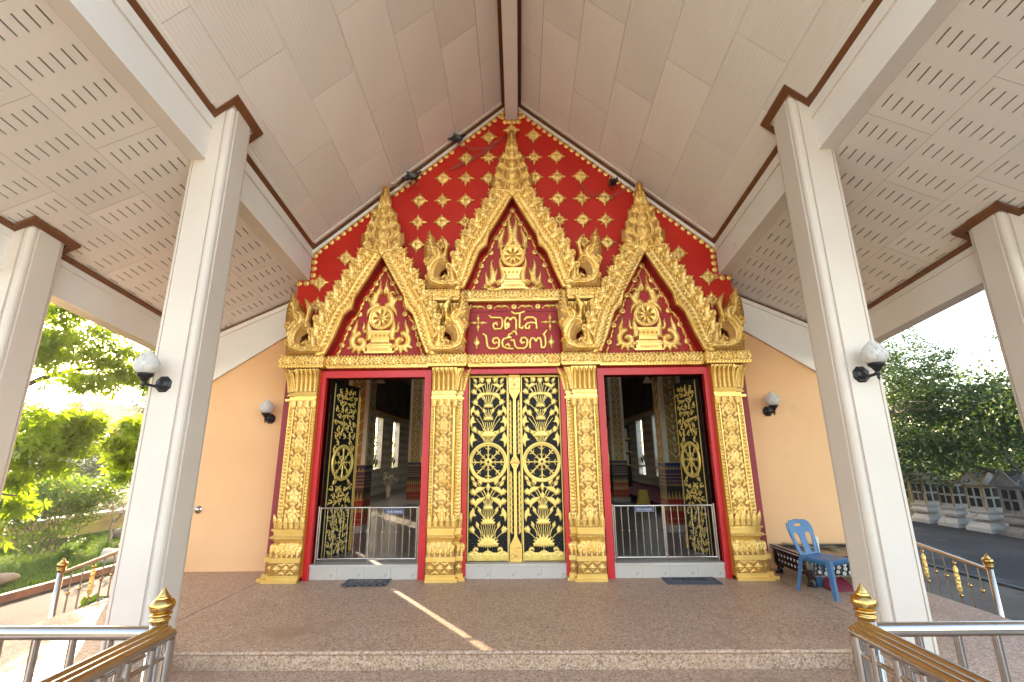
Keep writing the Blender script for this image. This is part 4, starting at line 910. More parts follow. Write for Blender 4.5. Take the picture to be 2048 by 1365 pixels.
curl=flat([(spiral((0,0),.05,.012,-PI/2,3.2,14),wl_(14,.022,.02,.014),.01)]).mesh('wave_curl',GOLDD)
def door(x0,x1,label,flip):
    xc=(x0+x1)/2; t=thing('temple_door', label, 'door', (xc,7.40,.2), 'closed black and gold middle doors')
    MB().box(x0,x1,7.385,7.44,.205,2.985).build('leaf_board', BLACK, t)
    f=MB(); 
    for a,b in ((x0,x0+.016),(x1-.016,x1)): f.box(a,b,7.372,7.384,.207,2.983)
    f.box(x0+.016,x1-.016,7.372,7.384,2.955,2.983); f.build('gold_edge', GOLDD, t)
    y=7.3845
    def put(k,x,z,ang=0,sx=1,sc=1.):
        sc*={'pad':.80,'padv':.80,'lotus_big':.92,'lotus_mid':.9}.get(k,1)
        link({'lotus_big':'lotus_flower','lotus_mid':'lotus_flower','lotus_small':'lotus_flower','bud':'lotus_bud','half':'lotus_bud','pad':'lotus_leaf','padv':'lotus_leaf','dot':'dot'}[k],DM[k],t,loc=(xc+x,y,z),rot=(0,ang,0),scale=(sx*sc,1,sc))
    link('wheel',dwheel,t,loc=(xc,y-.002,1.624)); link('stem',stem_me,t,loc=(xc,y,0)); link('wave',wave_me,t,loc=(xc,y,0))
    put('lotus_mid',0,2.035,0,1,1.25); put('lotus_small',0,2.29); put('lotus_small',0,2.49,0,1,.95); put('lotus_mid',0,2.68,0,1,.7)
    put('lotus_big',0,.44); put('lotus_mid',0,.74,0,1,1.05); put('lotus_small',0,.95,0,1,.95); put('bud',0,1.13,0,1,1.15); put('bud',0,1.26,0,1,1.2); put('half',0,2.90)
    for s in (-1,1):
        put('pad',s*.10,2.64,R(s*12),-s); put('pad',s*.12,2.80,R(s*6),-s,.8); put('padv',s*.24,2.42,R(s*-8),-s,.75); put('padv',s*.24,2.25,0,-s,.85); put('padv',s*.235,1.97,R(s*5),-s,.95)
        for x,z,a in ((.21,2.55,35),(.18,2.38,25),(.22,2.12,35),(.23,2.72,45),(.11,2.92,15),(.23,1.18,40),(.23,1.04,35),(.24,.64,30),(.12,1.34,12)): put('half',s*x,z,R(s*a))
        for x,z,a in ((.22,2.91,40),(.21,2.82,45),(.24,1.38,35),(.21,1.30,40),(.13,.92,20),(.16,.71,15),(.14,2.08,40),(.07,2.42,20)): put('bud',s*x,z,R(s*a))
        put('pad',s*.12,1.19,R(s*8),-s); put('pad',s*.11,1.03,R(s*18),-s,1.05); put('padv',s*.225,.86,R(s*-6),-s,.85)
        for x,z in ((.17,2.9),(.265,2.80),(.255,2.62),(.265,2.47),(.12,2.17),(.20,2.19),(.15,1.94),(.17,1.98),(.255,1.28),(.26,1.36),(.26,.96),(.20,.82),(.265,.50),(.23,.46),(.20,.42),(.265,.75)): put('dot',s*x,z)
        link('wave_curl',curl,t,loc=(xc+s*.17,y,.36),scale=(s,1,1))
    return t
door(-.728,-.105,'closed black door leaf with golden lotus and wheel, next to the pilaster by the curled mat',0)
door(.105,.728,'closed black door leaf with golden lotus and wheel, next to the pilaster by the flat mat',1)
t=thing('door_post','golden middle post with a diamond knot between the two closed black doors','door post',(0,7.38,.2))
MB().box(-.104,.104,7.40,7.44,.205,2.985).build('backing',BLACK,t)
p=MB(); p.box(-.022,.022,7.345,7.399,.55,2.6)
for z0,z1,w0,w1 in ((2.72,2.985,.09,.09),(2.60,2.72,.022,.09),(.19,.42,.092,.092),(.42,.55,.092,.022),(1.52,1.62,.022,.075),(1.62,1.72,.075,.022)):
    p.hexa([(-w0,7.335,z0),(w0,7.335,z0),(w0,7.399,z0),(-w0,7.399,z0)],[(-w1,7.335,z1),(w1,7.335,z1),(w1,7.399,z1),(-w1,7.399,z1)])
p.build('post',GOLDS,t)
pr=relief([([(-.06,1.62),(0,1.69),(.06,1.62),(0,1.55),(-.06,1.62)],.008,.012),([(-.03,1.62),(.03,1.62)],.016,.012)]+[([(-.07,z),(0,z+.07),(.07,z)],.008,.010) for z in (.24,.30,2.80,2.86)]+[([(-.08,z),(.08,z)],.009,.010) for z in (.22,.40,2.76,2.95)],[((0,2.82),.02,.02),((0,.29),.02,.02)],cell=.009,base=.003)
place(pr,0,7.334,0).build('post_relief',GOLD,t,kind='stuff')
lfm=relief([(bez((0,-.045),(.035,-.02),(-.01,.02),(.022,.05),6),wl_(6,.016,.02,.004),.014)],[],cell=.009,base=.006).mesh('leaf',GOLDD)
for s in (-1,1):
    for z0,z1 in ((.60,1.48),(1.76,2.58)):
        n_=int((z1-z0)/.075)
        for k in range(n_): link('leaf',lfm,t,loc=(s*.052,7.399,z0+.04+k*(z1-z0)/n_),scale=(s,1,1))
    MB().box(*sorted((s*.088,s*.10)),7.39,7.399,.43,2.71).build('fillet',GOLDD,t)
# open leaves with golden scrolls, swung into the hall
sc_=[]
rg=np.random.default_rng(3)
for iz,z in enumerate(np.arange(.07,2.68,.105)):
    for x in ((-.24,-.12,0,.12,.24) if iz%2 else (-.18,-.06,.06,.18)):
        if (x/.30)**2+((z-1.42)/.36)**2<1: continue
        xx=x+rg.uniform(-.015,.015); zz=z+rg.uniform(-.015,.015); a0=rg.uniform(0,6); q=rg.choice((-1,1))
        sc_.append((spiral((xx,zz),.043,.010,a0,a0+q*5.0,12),wl_(12,.008,.012,.009),.010))
        for k in range(2): b=a0+2.6*k+1; sc_.append(([(xx+.04*math.cos(b),zz+.04*math.sin(b)),(xx+.068*math.cos(b+.4),zz+.068*math.sin(b+.4))],[.013,.003],.010))
openrel=flat(sc_,[((0,0+.12),.02,.01)],cell=.0085)
openrel.v=[(max(-.31,min(.31,a)),b,c_) for a,b,c_ in openrel.v]; open_me=openrel.mesh('flower_scroll',GOLDD)
edge=[]
for k in range(34): edge.append((bez((-.02,.05+k*.077),(.03,.07+k*.077),(-.02,.10+k*.077),(.018,.13+k*.077),6),wl_(6,.013,.018,.004),.012))
edge_me=relief(edge,[],cell=.0095,base=.006).mesh('edge_scroll',GOLDD)
def open_leaf(hx,hy,fx,fy,s,label):
    """hinge (hx,hy) to free edge (fx,fy); s=+1 when the decorated face looks towards +x"""
    L=math.hypot(fx-hx,fy-hy); a=math.atan2(fy-hy,fx-hx)
    t=bpy.data.objects.new('temple_door',None); COL.objects.link(t); t.location=(hx,hy,.215); t.rotation_euler=(0,0,a); tag(t,label,'door','open door leaves with golden scrolls')
    def kid(name,mb,mat):
        o=bpy.data.objects.new(name,mb.mesh(name,mat)); COL.objects.link(o); o.parent=t; return o
    kid('leaf_board',MB().box(0,L,-.03,.03,0,2.71),BLACK)
    sg=-1 if s>0 else 1                                   # face normal in local y
    def face(me,name,x,z,sc=1.):
        o=bpy.data.objects.new(name,me); COL.objects.link(o); o.parent=t; o.location=(x,sg*.0305,z); o.scale=(sc,-sg,sc); return o
    face(open_me,'flower_scroll',L/2,0,1.0); face(dwheel,'wheel',L/2,1.42,.95)
    o=bpy.data.objects.new('edge_scroll',edge_me); COL.objects.link(o); o.parent=t; o.location=(L+.001,0,0); o.rotation_euler=(0,0,PI/2)
    kid('gold_edge',MB().box(.012,.03,sg*.0305-.004,sg*.0305+.004,.02,2.69).box(L-.03,L-.012,sg*.0305-.004,sg*.0305+.004,.02,2.69),GOLDD)
    kid('edge_rib',MB().box(L,L+.022,-.045*1,-.030,.05,2.55).box(L,L+.03,-.05,.05,0,.22),GOLDS)
open_leaf(-2.985,7.50,-2.80,8.20,1,'open black door leaf with golden wheel and flowers, in the doorway with the curled mat')
open_leaf(2.985,7.50,2.86,8.22,-1,'open black door leaf with golden wheel and flowers, in the doorway with the flat mat')
open_leaf(-1.44,7.50,-1.47,8.20,-1,'open door leaf seen edge-on beside the pilaster of the closed middle door, curled mat doorway')
open_leaf(1.44,7.50,1.47,8.20,1,'open door leaf seen edge-on beside the pilaster of the closed middle door, flat mat doorway')
# ------------------------------------------------------------------ steel gates in the two open doorways
def gate(x0,x1,label,ang):
    t=thing('doorway_gate',label,'gate',((x0+x1)/2,7.33,.2),'low steel gates in the open doorways')
    for x in (x0+.016,x1-.016): MB().tube([(x,7.33,.2),(x,7.33,1.0)],.017,10).build('gate_post',STEEL,t)
    xm=(x0+x1)/2
    for a,b,k in ((x0+.045,xm-.012,0),(xm+.012,x1-.045,1)):
        mt=Matrix.Translation((a if k==0 else b,7.33,0))@Matrix.Rotation(R(ang if k==0 else 0),4,'Z')@Matrix.Translation((-(a if k==0 else b),-7.33,0))
        f=MB()
        for x in (a,b): f.tube([(x,7.33,.25),(x,7.33,.985)],.0155,10)
        for z in (.262,.975): f.tube([(a,7.33,z),(b,7.33,z)],.0145,10)
        lf_=f.xf(mt).build('gate_leaf',STEEL,t)
        n=6
        for j in range(n):
            x=a+(b-a)*(j+1)/(n+1)
            q=MB().tube([(x,7.33,.27),(x,7.33,.968)],.0075,8); q.xf(mt).build('bar',STEEL,lf_)
            q=MB().sphere((x,7.33,.625),.016,8,6); q.xf(mt).build('ball',BRASS if j%2==0 else STEEL,lf_)
    m=MB(); m.box(xm-.012,xm+.012,7.305,7.32,.63,.67); m.tube([(xm-.03,7.30,.65),(xm+.03,7.30,.65)],.006,8); m.build('latch',STEEL,t)
SIGN=M('navy_sign',(.010,.014,.07),.35,0,.1,5); PAPER=M('white_print',(.75,.75,.74),.5,0,.03,5)
gate(-2.985,-1.435,'low steel gate in the doorway behind the curled mat',3)
gate(1.435,2.985,'low steel gate in the doorway behind the flat mat',0)
def sign(x,z,y,label):
    t=thing('notice_sign',label,'sign',(x,y,z),'small notices on the gates')
    MB().box(x-.145,x+.145,y-.004,y+.004,z-.042,z+.042).build('sign_plate',SIGN,t)
    b=MB()
    for a in (x-.138,x+.135): b.box(a,a+.0018,y-.0055,y-.0045,z-.036,z+.036)
    for a in (z-.036,z+.033): b.box(x-.138,x+.138,y-.0065,y-.0056,a,a+.0018)
    b.build('sign_border',PAPER,t)
    letters('เปิดแล้ว ปิดด้วยครับ','sign_text',x,z,.040,.225,y-.0055,PAPER,t,.001,-.004,0)
sign(-1.815,.925,7.305,'navy notice with white Thai writing on the gate behind the curled mat')
sign(1.925,.93,7.305,'navy notice with white Thai writing on the gate behind the flat mat')

# ------------------------------------------------------------------ door mats
MATG=M('grey_mat',(.10,.102,.112),.9,0,.25,30,bump=.6,bscale=220)
MATT=M('mat_letters',(.022,.022,.026),.85,0,.2,40)
MATTY=M('faded_mat_letters',(.24,.20,.10),.85,0,.3,40)
def mat_(cx,cy_,w,d,ang,label,wavy,lm):
    t=bpy.data.objects.new('door_mat',None); COL.objects.link(t); t.location=(cx,cy_,0); t.rotation_euler=(0,0,R(ang)); tag(t,label,'door mat','welcome mats')
    m=MB(); nx,ny=24,10; V=[]
    for i in range(nx+1):
        for j in range(ny+1):
            x=-w/2+w*i/nx; y=-d/2+d*j/ny; z=.012+(max(0,(.5-j/ny))**2*wavy*(.5+.5*math.sin(i*1.7))*.13)
            V.append((x,y,z))
    b=len(V); V+= [(x,y,z-.010) for x,y,z in V]
    id_=lambda i,j,k=0:k*b+i*(ny+1)+j
    fs=[(id_(i,j),id_(i+1,j),id_(i+1,j+1),id_(i,j+1)) for i in range(nx) for j in range(ny)]
    for i in range(nx): fs += [(id_(i,0),id_(i,0,1),id_(i+1,0,1),id_(i+1,0)),(id_(i,ny),id_(i+1,ny),id_(i+1,ny,1),id_(i,ny,1))]
    for j in range(ny): fs += [(id_(0,j),id_(0,j+1),id_(0,j+1,1),id_(0,j,1)),(id_(nx,j),id_(nx,j,1),id_(nx,j+1,1),id_(nx,j+1))]
    m.add(V,fs,True); o=bpy.data.objects.new('pad',m.mesh('pad',MATG)); COL.objects.link(o); o.parent=t
    e=MB()
    for a in (-w/2+.03,w/2-.038): e.box(a,a+.008,-d/2+.03,d/2-.03,.0125,.0155)
    for a in (-d/2+.022,d/2-.03): 
        if not (wavy and a<0): e.box(-w/2+.03,w/2-.03,a,a+.008,.0125,.0160)
    o=bpy.data.objects.new('border',e.mesh('border',MATT)); COL.objects.link(o); o.parent=t
    me_o=letters('WELCOME','letters',0,0,.085,w*.62,0,lm,None,.002,.012,0)
    me_o.parent=t; me_o.location=(0,.02,.0155); me_o.rotation_euler=(0,0,0)
mat_(-2.10,7.085,.63,.43,2,'grey welcome mat with a curled front edge and faded letters',1,MATTY)
mat_(2.44,7.10,.74,.46,-1.5,'flat dark grey welcome mat with embossed letters',0,MATT)

# ------------------------------------------------------------------ blue plastic chair
BLUE=M('blue_plastic',(.022,.115,.25),.42,0,.12,3,col2=(.04,.16,.32),stain=(11,.58,(.10,.20,.31)),bump=.04,bscale=40,detail=9)
ct=bpy.data.objects.new('plastic_chair',None); COL.objects.link(ct); ct.location=(3.94,6.43,0); ct.rotation_euler=(0,0,R(24)); tag(ct,'scuffed blue plastic chair beside the outer pilaster','chair')
def ck(name,mb):
    o=bpy.data.objects.new(name,mb.mesh(name,BLUE)); COL.objects.link(o); o.parent=ct; return o
m=MB()                                                       # seat: dished plate with rolled edge; front towards -y
nx=ny=14; V=[]
def seatpt(i,j):
    u=-1+2*i/nx; v=-1+2*j/ny; hw=.215-.022*(v+1)/2
    x=u*hw; y=v*.205; e=max(abs(u),abs(v)); z=.435-.022*max(0,1-(u*u+v*v))-.03*max(0,e-.86)**1*6*.35
    if abs(u)>.85 and abs(v)>.85: x*=.965; y*=.965
    return (x,y,z)
for k in (0,1):
    for i in range(nx+1):
        for j in range(ny+1):
            p=seatpt(i,j); V.append((p[0],p[1],p[2]-(.006 if k else 0)))
b=(nx+1)*(ny+1); id_=lambda i,j,k=0:k*b+i*(ny+1)+j
hole=set((i,j) for i in range(4,10) for j in range(6,10) if (i+j)%2==0)
m.add(V,[(id_(i,j),id_(i+1,j),id_(i+1,j+1),id_(i,j+1)) for i in range(nx) for j in range(ny)]+[(id_(i,j,1),id_(i,j+1,1),id_(i+1,j+1,1),id_(i+1,j,1)) for i in range(nx) for j in range(ny)],True)
sk=MB()                                                      # apron round the seat
ring=[seatpt(i,0) for i in range(nx+1)]+[seatpt(nx,j) for j in range(1,ny+1)]+[seatpt(i,ny) for i in range(nx-1,-1,-1)]+[seatpt(0,j) for j in range(ny-1,0,-1)]
n=len(ring); sk.add([(x,y,z) for x,y,z in ring]+[(x*1.012,y*1.012,z-.052) for x,y,z in ring]+[(x*.985,y*.985,z-.052) for x,y,z in ring],[(k,(k+1)%n,(k+1)%n+n,k+n) for k in range(n)]+[(k+n,(k+1)%n+n,(k+1)%n+2*n,k+2*n) for k in range(n)],True)
m.merge(sk); ck('seat',m)
bp_=[]                                                       # backrest plate, cut out, then curved and tilted
outl=[(-.175,0),(-.20,.12),(-.222,.26),(-.225,.34),(-.205,.395),(-.16,.425),(0,.435),(.16,.425),(.205,.395),(.225,.34),(.222,.26),(.20,.12),(.175,0)]
br=MB()
def inside(P,x,y):
    c=False; n_=len(P)
    for k in range(n_):
        (x1,y1),(x2,y2)=P[k],P[(k+1)%n_]
        if (y1>y)!=(y2>y) and x<(x2-x1)*(y-y1)/(y2-y1)+x1: c=not c
    return c
slotL=[(-.125,.03),(-.145,.14),(-.165,.23),(-.155,.265),(-.12,.275),(-.075,.265),(-.060,.22),(-.060,.03)]
grip=[(-.07,.355),(-.065,.385),(.065,.385),(.07,.355),(.06,.345),(-.06,.345)]
res=.0075; W_=62; Hn=59; grid={}; vv=[]; ff=[]
def ins(x,y): return inside(outl,x,y) and not inside(slotL,x,y) and not inside([(-a,b_) for a,b_ in slotL],x,y) and not inside(grip,x,y)
cells=[(i,j) for i in range(W_) for j in range(Hn) if ins(-.2325+res*(i+.5),res*(j+.5))]
cs=set(cells)
def vid(i,j,k):
    if (i,j,k) not in grid:
        u=-.2325+res*i; v=res*j
        y=.185+.30*v*.62-.055*(1-(u/.225)**2)*(-1 if False else -1)*(.35+v)*.9*0+ .035*(1-(u/.225)**2)*(v/.43)+.11*max(0,v-.0)**2
        grid[(i,j,k)]=len(vv); vv.append((u,y+(.007 if k else 0),.425+v*.965))
    return grid[(i,j,k)]
for i,j in cells:
    ff.append((vid(i,j,0),vid(i+1,j,0),vid(i+1,j+1,0),vid(i,j+1,0))); ff.append((vid(i,j,1),vid(i,j+1,1),vid(i+1,j+1,1),vid(i+1,j,1)))
    for (di,dj),(p,q) in (((-1,0),((i,j),(i,j+1))),((1,0),((i+1,j+1),(i+1,j))),((0,-1),((i+1,j),(i,j))),((0,1),((i,j+1),(i+1,j+1)))):
        if (i+di,j+dj) not in cs: ff.append((vid(*p,0),vid(*q,0),vid(*q,1),vid(*p,1)))
# smooth the stepped outline towards its neighbours
adj={}
for i,j in cells:
    for (di,dj),(p,q) in (((-1,0),((i,j),(i,j+1))),((1,0),((i+1,j+1),(i+1,j))),((0,-1),((i+1,j),(i,j))),((0,1),((i,j+1),(i+1,j+1)))):
        if (i+di,j+dj) not in cs:
            for k in (0,1): adj.setdefault(vid(*p,k),set()).add(vid(*q,k)); adj.setdefault(vid(*q,k),set()).add(vid(*p,k))
for it in range(3):
    new={a:tuple(.4*vv[a][c]+.6*sum(vv[x][c] for x in nb_)/len(nb_) for c in range(3)) for a,nb_ in adj.items() if len(nb_)==2}
    for a,p in new.items(): vv[a]=p
br.add(vv,ff,True); ck('backrest',br)
for sx in (-1,1):
    rr=MB()
    rr.tube([(sx*.178,.185,.43),(sx*.203,.215,.54),(sx*.222,.262,.68),(sx*.226,.285,.76),(sx*.207,.302,.81)],.009,8); ck('back_rib',rr)
    for yy,out in ((-.18,-.045),(.18,.075)):
        lg=MB(); x0=sx*(.205 if yy<0 else .185); xb=x0+sx*.035
        for (ax,ay,bx,by) in ((0,0,-sx*.058,0),(0,0,0,-math.copysign(.058,yy))):
            t0=.5
            def P(z,k): 
                s=(.42-z)/.42; X=x0+(xb-x0)*s; Y_=yy+out*s+math.copysign(.022,yy); sc=1-.35*s
                return X,Y_,sc
            B=[];T=[]
            for z,Lq in ((0,B),(.42,T)):
                X,Y_,sc=P(z,0)
                ex,ey=(ax+bx)*sc,(ay+by)*sc; th=.008
                if ex: Lq += [(min(X,X+ex),Y_-th/2,z),(max(X,X+ex),Y_-th/2,z),(max(X,X+ex),Y_+th/2,z),(min(X,X+ex),Y_+th/2,z)]
                else: Lq += [(X-th/2,min(Y_,Y_+ey),z),(X+th/2,min(Y_,Y_+ey),z),(X+th/2,max(Y_,Y_+ey),z),(X-th/2,max(Y_,Y_+ey),z)]
            lg.hexa(B,T)
        ck('leg',lg)

# ------------------------------------------------------------------ carved low table with brooms, dustpan
LACQ=M('dark_lacquer',(.022,.012,.009),.25,0,.3,8,bump=.1,bscale=60,coat=.3); PEARL=M('mother_of_pearl',(.55,.55,.52),.3,0,.3,30,coat=.5)
t=thing('carved_table','low dark carved table inlaid with pearl flowers behind the blue chair','table',(4.55,7.1,0))
X0,X1,Y0,Y1=3.86,5.15,6.68,7.60
r_=MB()
for a in ((X0,X1,Y0,Y0+.07),(X0,X1,Y1-.07,Y1),(X0,X0+.07,Y0+.07,Y1-.07),(X1-.07,X1,Y0+.07,Y1-.07)): r_.box(*a,.33,.385)
r_.build('rim',LACQ,t); MB().box(X0+.07,X1-.07,Y0+.07,Y1-.07,.30,.335).build('top',LACQ,t)
ap=MB(); ap.box(X0+.03,X1-.03,Y0+.02,Y0+.045,.13,.33); ap.box(X0+.02,X0+.045,Y0+.045,Y1-.03,.13,.33); ap.build('apron',LACQ,t)
fm_=MB()
for k in range(5):
    a=2*PI*k/5; fm_.sphere((.017*math.cos(a),0,.017*math.sin(a)),.013,6,4,(1,.25,1))
fme=fm_.mesh('pearl_flower',PEARL)
for k in range(15):
    for z in (.18,.235,.285): link('pearl_flower',fme,t,loc=(X0+.08+.08*k+.02*(z>.2),Y0+.019,z+.01*math.sin(k*2.1)),rot=(0,k,0),scale=(.9,1,.9))
for k in range(10):
    for z in (.19,.27): link('pearl_flower',fme,t,loc=(X0+.019,Y0+.1+.08*k,z),rot=(0,0,PI/2),scale=(.7,1,.7))
tr_=MB()
for k in range(60): tr_.sphere((X0+.02+(X1-X0-.04)*k/59,Y0-.001,.357),.008,5,4)
for k in range(44): tr_.sphere((X0-.001,Y0+.02+(Y1-Y0-.04)*k/43,.357),.008,5,4)
for k in range(60): tr_.sphere((X0+.05+(X1-X0-.1)*k/59,Y0+.018,.14),.007,5,4)
tr_.build('beaded_edge',PEARL,t)
for x,y in ((X0+.08,Y0+.08),(X1-.08,Y0+.08),(X0+.08,Y1-.08),(X1-.08,Y1-.08)):
    MB().tube([(x,y,.32),(x-.015,y-.015,.22),(x-.03,y-.03,.14),(x+.0,y+.0,.08),(x-.02,y-.02,.03),(x-.04,y-.04,.0)],[.07,.066,.055,.045,.05,.06],10).build('leg',LACQ,t)
STRAW=M('straw',(.42,.30,.13),.8,0,.3,20); 
def broom(bx,by,ang,tilt,label):
    t=thing('straw_broom',label,'broom',(bx,by,.36),'straw brooms lying on the carved table')
    h=MB(); d=Vector((math.cos(ang),math.sin(ang),tilt)); a=Vector((bx,by,.40)); h.tube([a,a+d*.45],.011,8); h.build('handle',M('bamboo',(.40,.27,.10),.5),t)
    s=MB()
    for k in range(150):
        sp=random.gauss(0,.20); st_=Vector((-math.cos(ang+sp),-math.sin(ang+sp),random.gauss(.06,.10))); L=random.uniform(.25,.38)
        p=a; q=a+st_*L*.5; e=a+st_*L+Vector((0,0,-.05)); w=Vector((-st_.y,st_.x,0))*.003
        s.add([p-w,p+w,q+w,q-w,e],[(0,1,2,3),(3,2,4)])
    s.build('bristles',STRAW,t)
broom(4.30,7.15,2.4,.05,'straw broom with its bristles fanned behind the chair back')
broom(4.95,7.20,.35,.03,'straw broom lying at the column end of the carved table')
t=thing('white_stick','white upright stick standing on the carved table behind the chair back','stick',(4.19,6.95,.335)); MB().lathe([(0,.25),(.02,.25),(.022,.24),(.022,0),(0,0)],(4.19,6.95,.336),12).build('shaft',WHITE,t)
DUST=M('maroon_plastic',(.26,.03,.045),.4,0,.15,6)
t=thing('dustpan','maroon plastic dustpan on the floor under the chair','dustpan',(4.20,6.60,0))
d=MB(); d.add([(4.03,6.50,.003),(4.36,6.52,.003),(4.33,6.78,.003),(4.06,6.78,.003)],[(0,1,2,3)])
d.hexa([(4.03,6.50,0),(4.045,6.50,0),(4.072,6.78,0),(4.06,6.78,0)],[(4.03,6.50,.012),(4.045,6.50,.012),(4.072,6.78,.12),(4.06,6.78,.12)])
d.hexa([(4.345,6.52,0),(4.36,6.52,0),(4.33,6.78,0),(4.318,6.78,0)],[(4.345,6.52,.012),(4.36,6.52,.012),(4.33,6.78,.12),(4.318,6.78,.12)])
d.box(4.06,4.33,6.78,6.792,0,.125); d.hexa([(4.03,6.497,.001),(4.36,6.517,.001),(4.33,6.78,.09),(4.06,6.78,.09)],[(4.03,6.497,.004),(4.36,6.517,.004),(4.33,6.78,.094),(4.06,6.78,.094)])
d.build('scoop',DUST,t); MB().tube([(4.19,6.79,.11),(4.185,6.88,.16)],.014,8).build('handle',DUST,t)
t=thing('tap_knob','small round steel knob on the orange wall near the cream column','knob',(-5.13,7.8,.92)); MB().lathe([(0,.0),(.035,.004),(.045,.02),(.04,.04),(.02,.05),(0,.052)],(0,0,0),14).xf(Matrix.Translation((-5.13,7.799,.92))@Matrix.Rotation(R(90),4,'X')).build('knob_head',STEEL,t); MB().lathe([(0,.0),(.06,.001),(.06,.006),(.0,.007)],(0,0,0),14).xf(Matrix.Translation((-5.13,7.7995,.92))@Matrix.Rotation(R(90),4,'X')).build('rose',STEEL,t)

# ------------------------------------------------------------------ lotus lamps
def lamp(x,y,z,label,dirx=0.0):
    """wall plate centre at (x,y,z); arm reaches towards -y"""
    t=thing('wall_lamp',label,'wall lamp',(x,y,z),'lotus bud wall lamps')
    p=MB().lathe([(0,.0),(.085,.001),(.085,.018),(.07,.03),(.06,.03),(.045,.045),(.03,.05),(0,.052)],(0,0,0),8,False); p.xf(Matrix.Translation((x,y-.001,z))@Matrix.Rotation(R(90),4,'X')@Matrix.Rotation(R(22.5),4,'Z')); p.build('wall_plate',IRON,t)
    e=(x+dirx,y-.17,z+.0)
    MB().tube([(x,y-.045,z-.01),(x+dirx*.4,y-.09,z-.03),(x+dirx*.8,y-.14,z-.022),e],[.022,.015,.014,.016],10).build('arm',IRON,t)
    MB().lathe([(r_*.8,z_*.8) for r_,z_ in [(0,-.10),(.008,-.095),(.012,-.08),(.022,-.07),(.012,-.055),(.026,-.04),(.03,-.02),(.022,.0),(.032,.012),(.045,.03),(.055,.05),(.082,.072),(.088,.09),(.088,.105),(0,.106)]],e,12).build('cup',IRON,t)
    g=MB().lathe([(.06,.0),(.10,.018),(.128,.055),(.137,.095),(.132,.14),(.108,.19),(.074,.235),(.042,.27),(.018,.298),(.003,.315)],(0,0,0),24); g.v=[(e[0]+a*.78,e[1]+b*.78,e[2]+.08+c*.78) for a,b,c in g.v]
    go=g.build('globe',GLASSW,t)
    pe=MB()
    for row,(zz,rr,hh) in enumerate(((.03,.115,.11),(.085,.137,.11),(.14,.133,.10))):
        for k in range(8):
            a=2*PI*(k+.5*row)/8; w_=.37
            def rz(z_): return float(np.interp(z_,[0,.018,.055,.095,.14,.19,.235,.27,.298],[.06,.10,.128,.137,.132,.108,.074,.042,.018]))+.0035
            pts=[(a-w_*.9,zz),(a-w_*.95,zz+hh*.4),(a-w_*.5,zz+hh*.8),(a,zz+hh)]+[(a+w_*.5,zz+hh*.8),(a+w_*.95,zz+hh*.4),(a+w_*.9,zz)]
            pe.tube([(e[0]+.78*rz(q)*math.cos(b_),e[1]+.78*rz(q)*math.sin(b_),e[2]+.08+.78*q) for b_,q in pts],.003,5,False)
    pe.build('petal_lines',GLASSW,go)
lamp(-3.50,4.55,2.44,'lotus bud lamp on the cream column beside the garden',-.075)
lamp(3.45,4.55,2.46,'lotus bud lamp on the cream column in front of the yard',.045)
lamp(-4.12,7.80,2.36,'lotus bud lamp on the brighter orange wall')
lamp(4.22,7.80,2.40,'lotus bud lamp on the orange wall above the blue chair',.02)

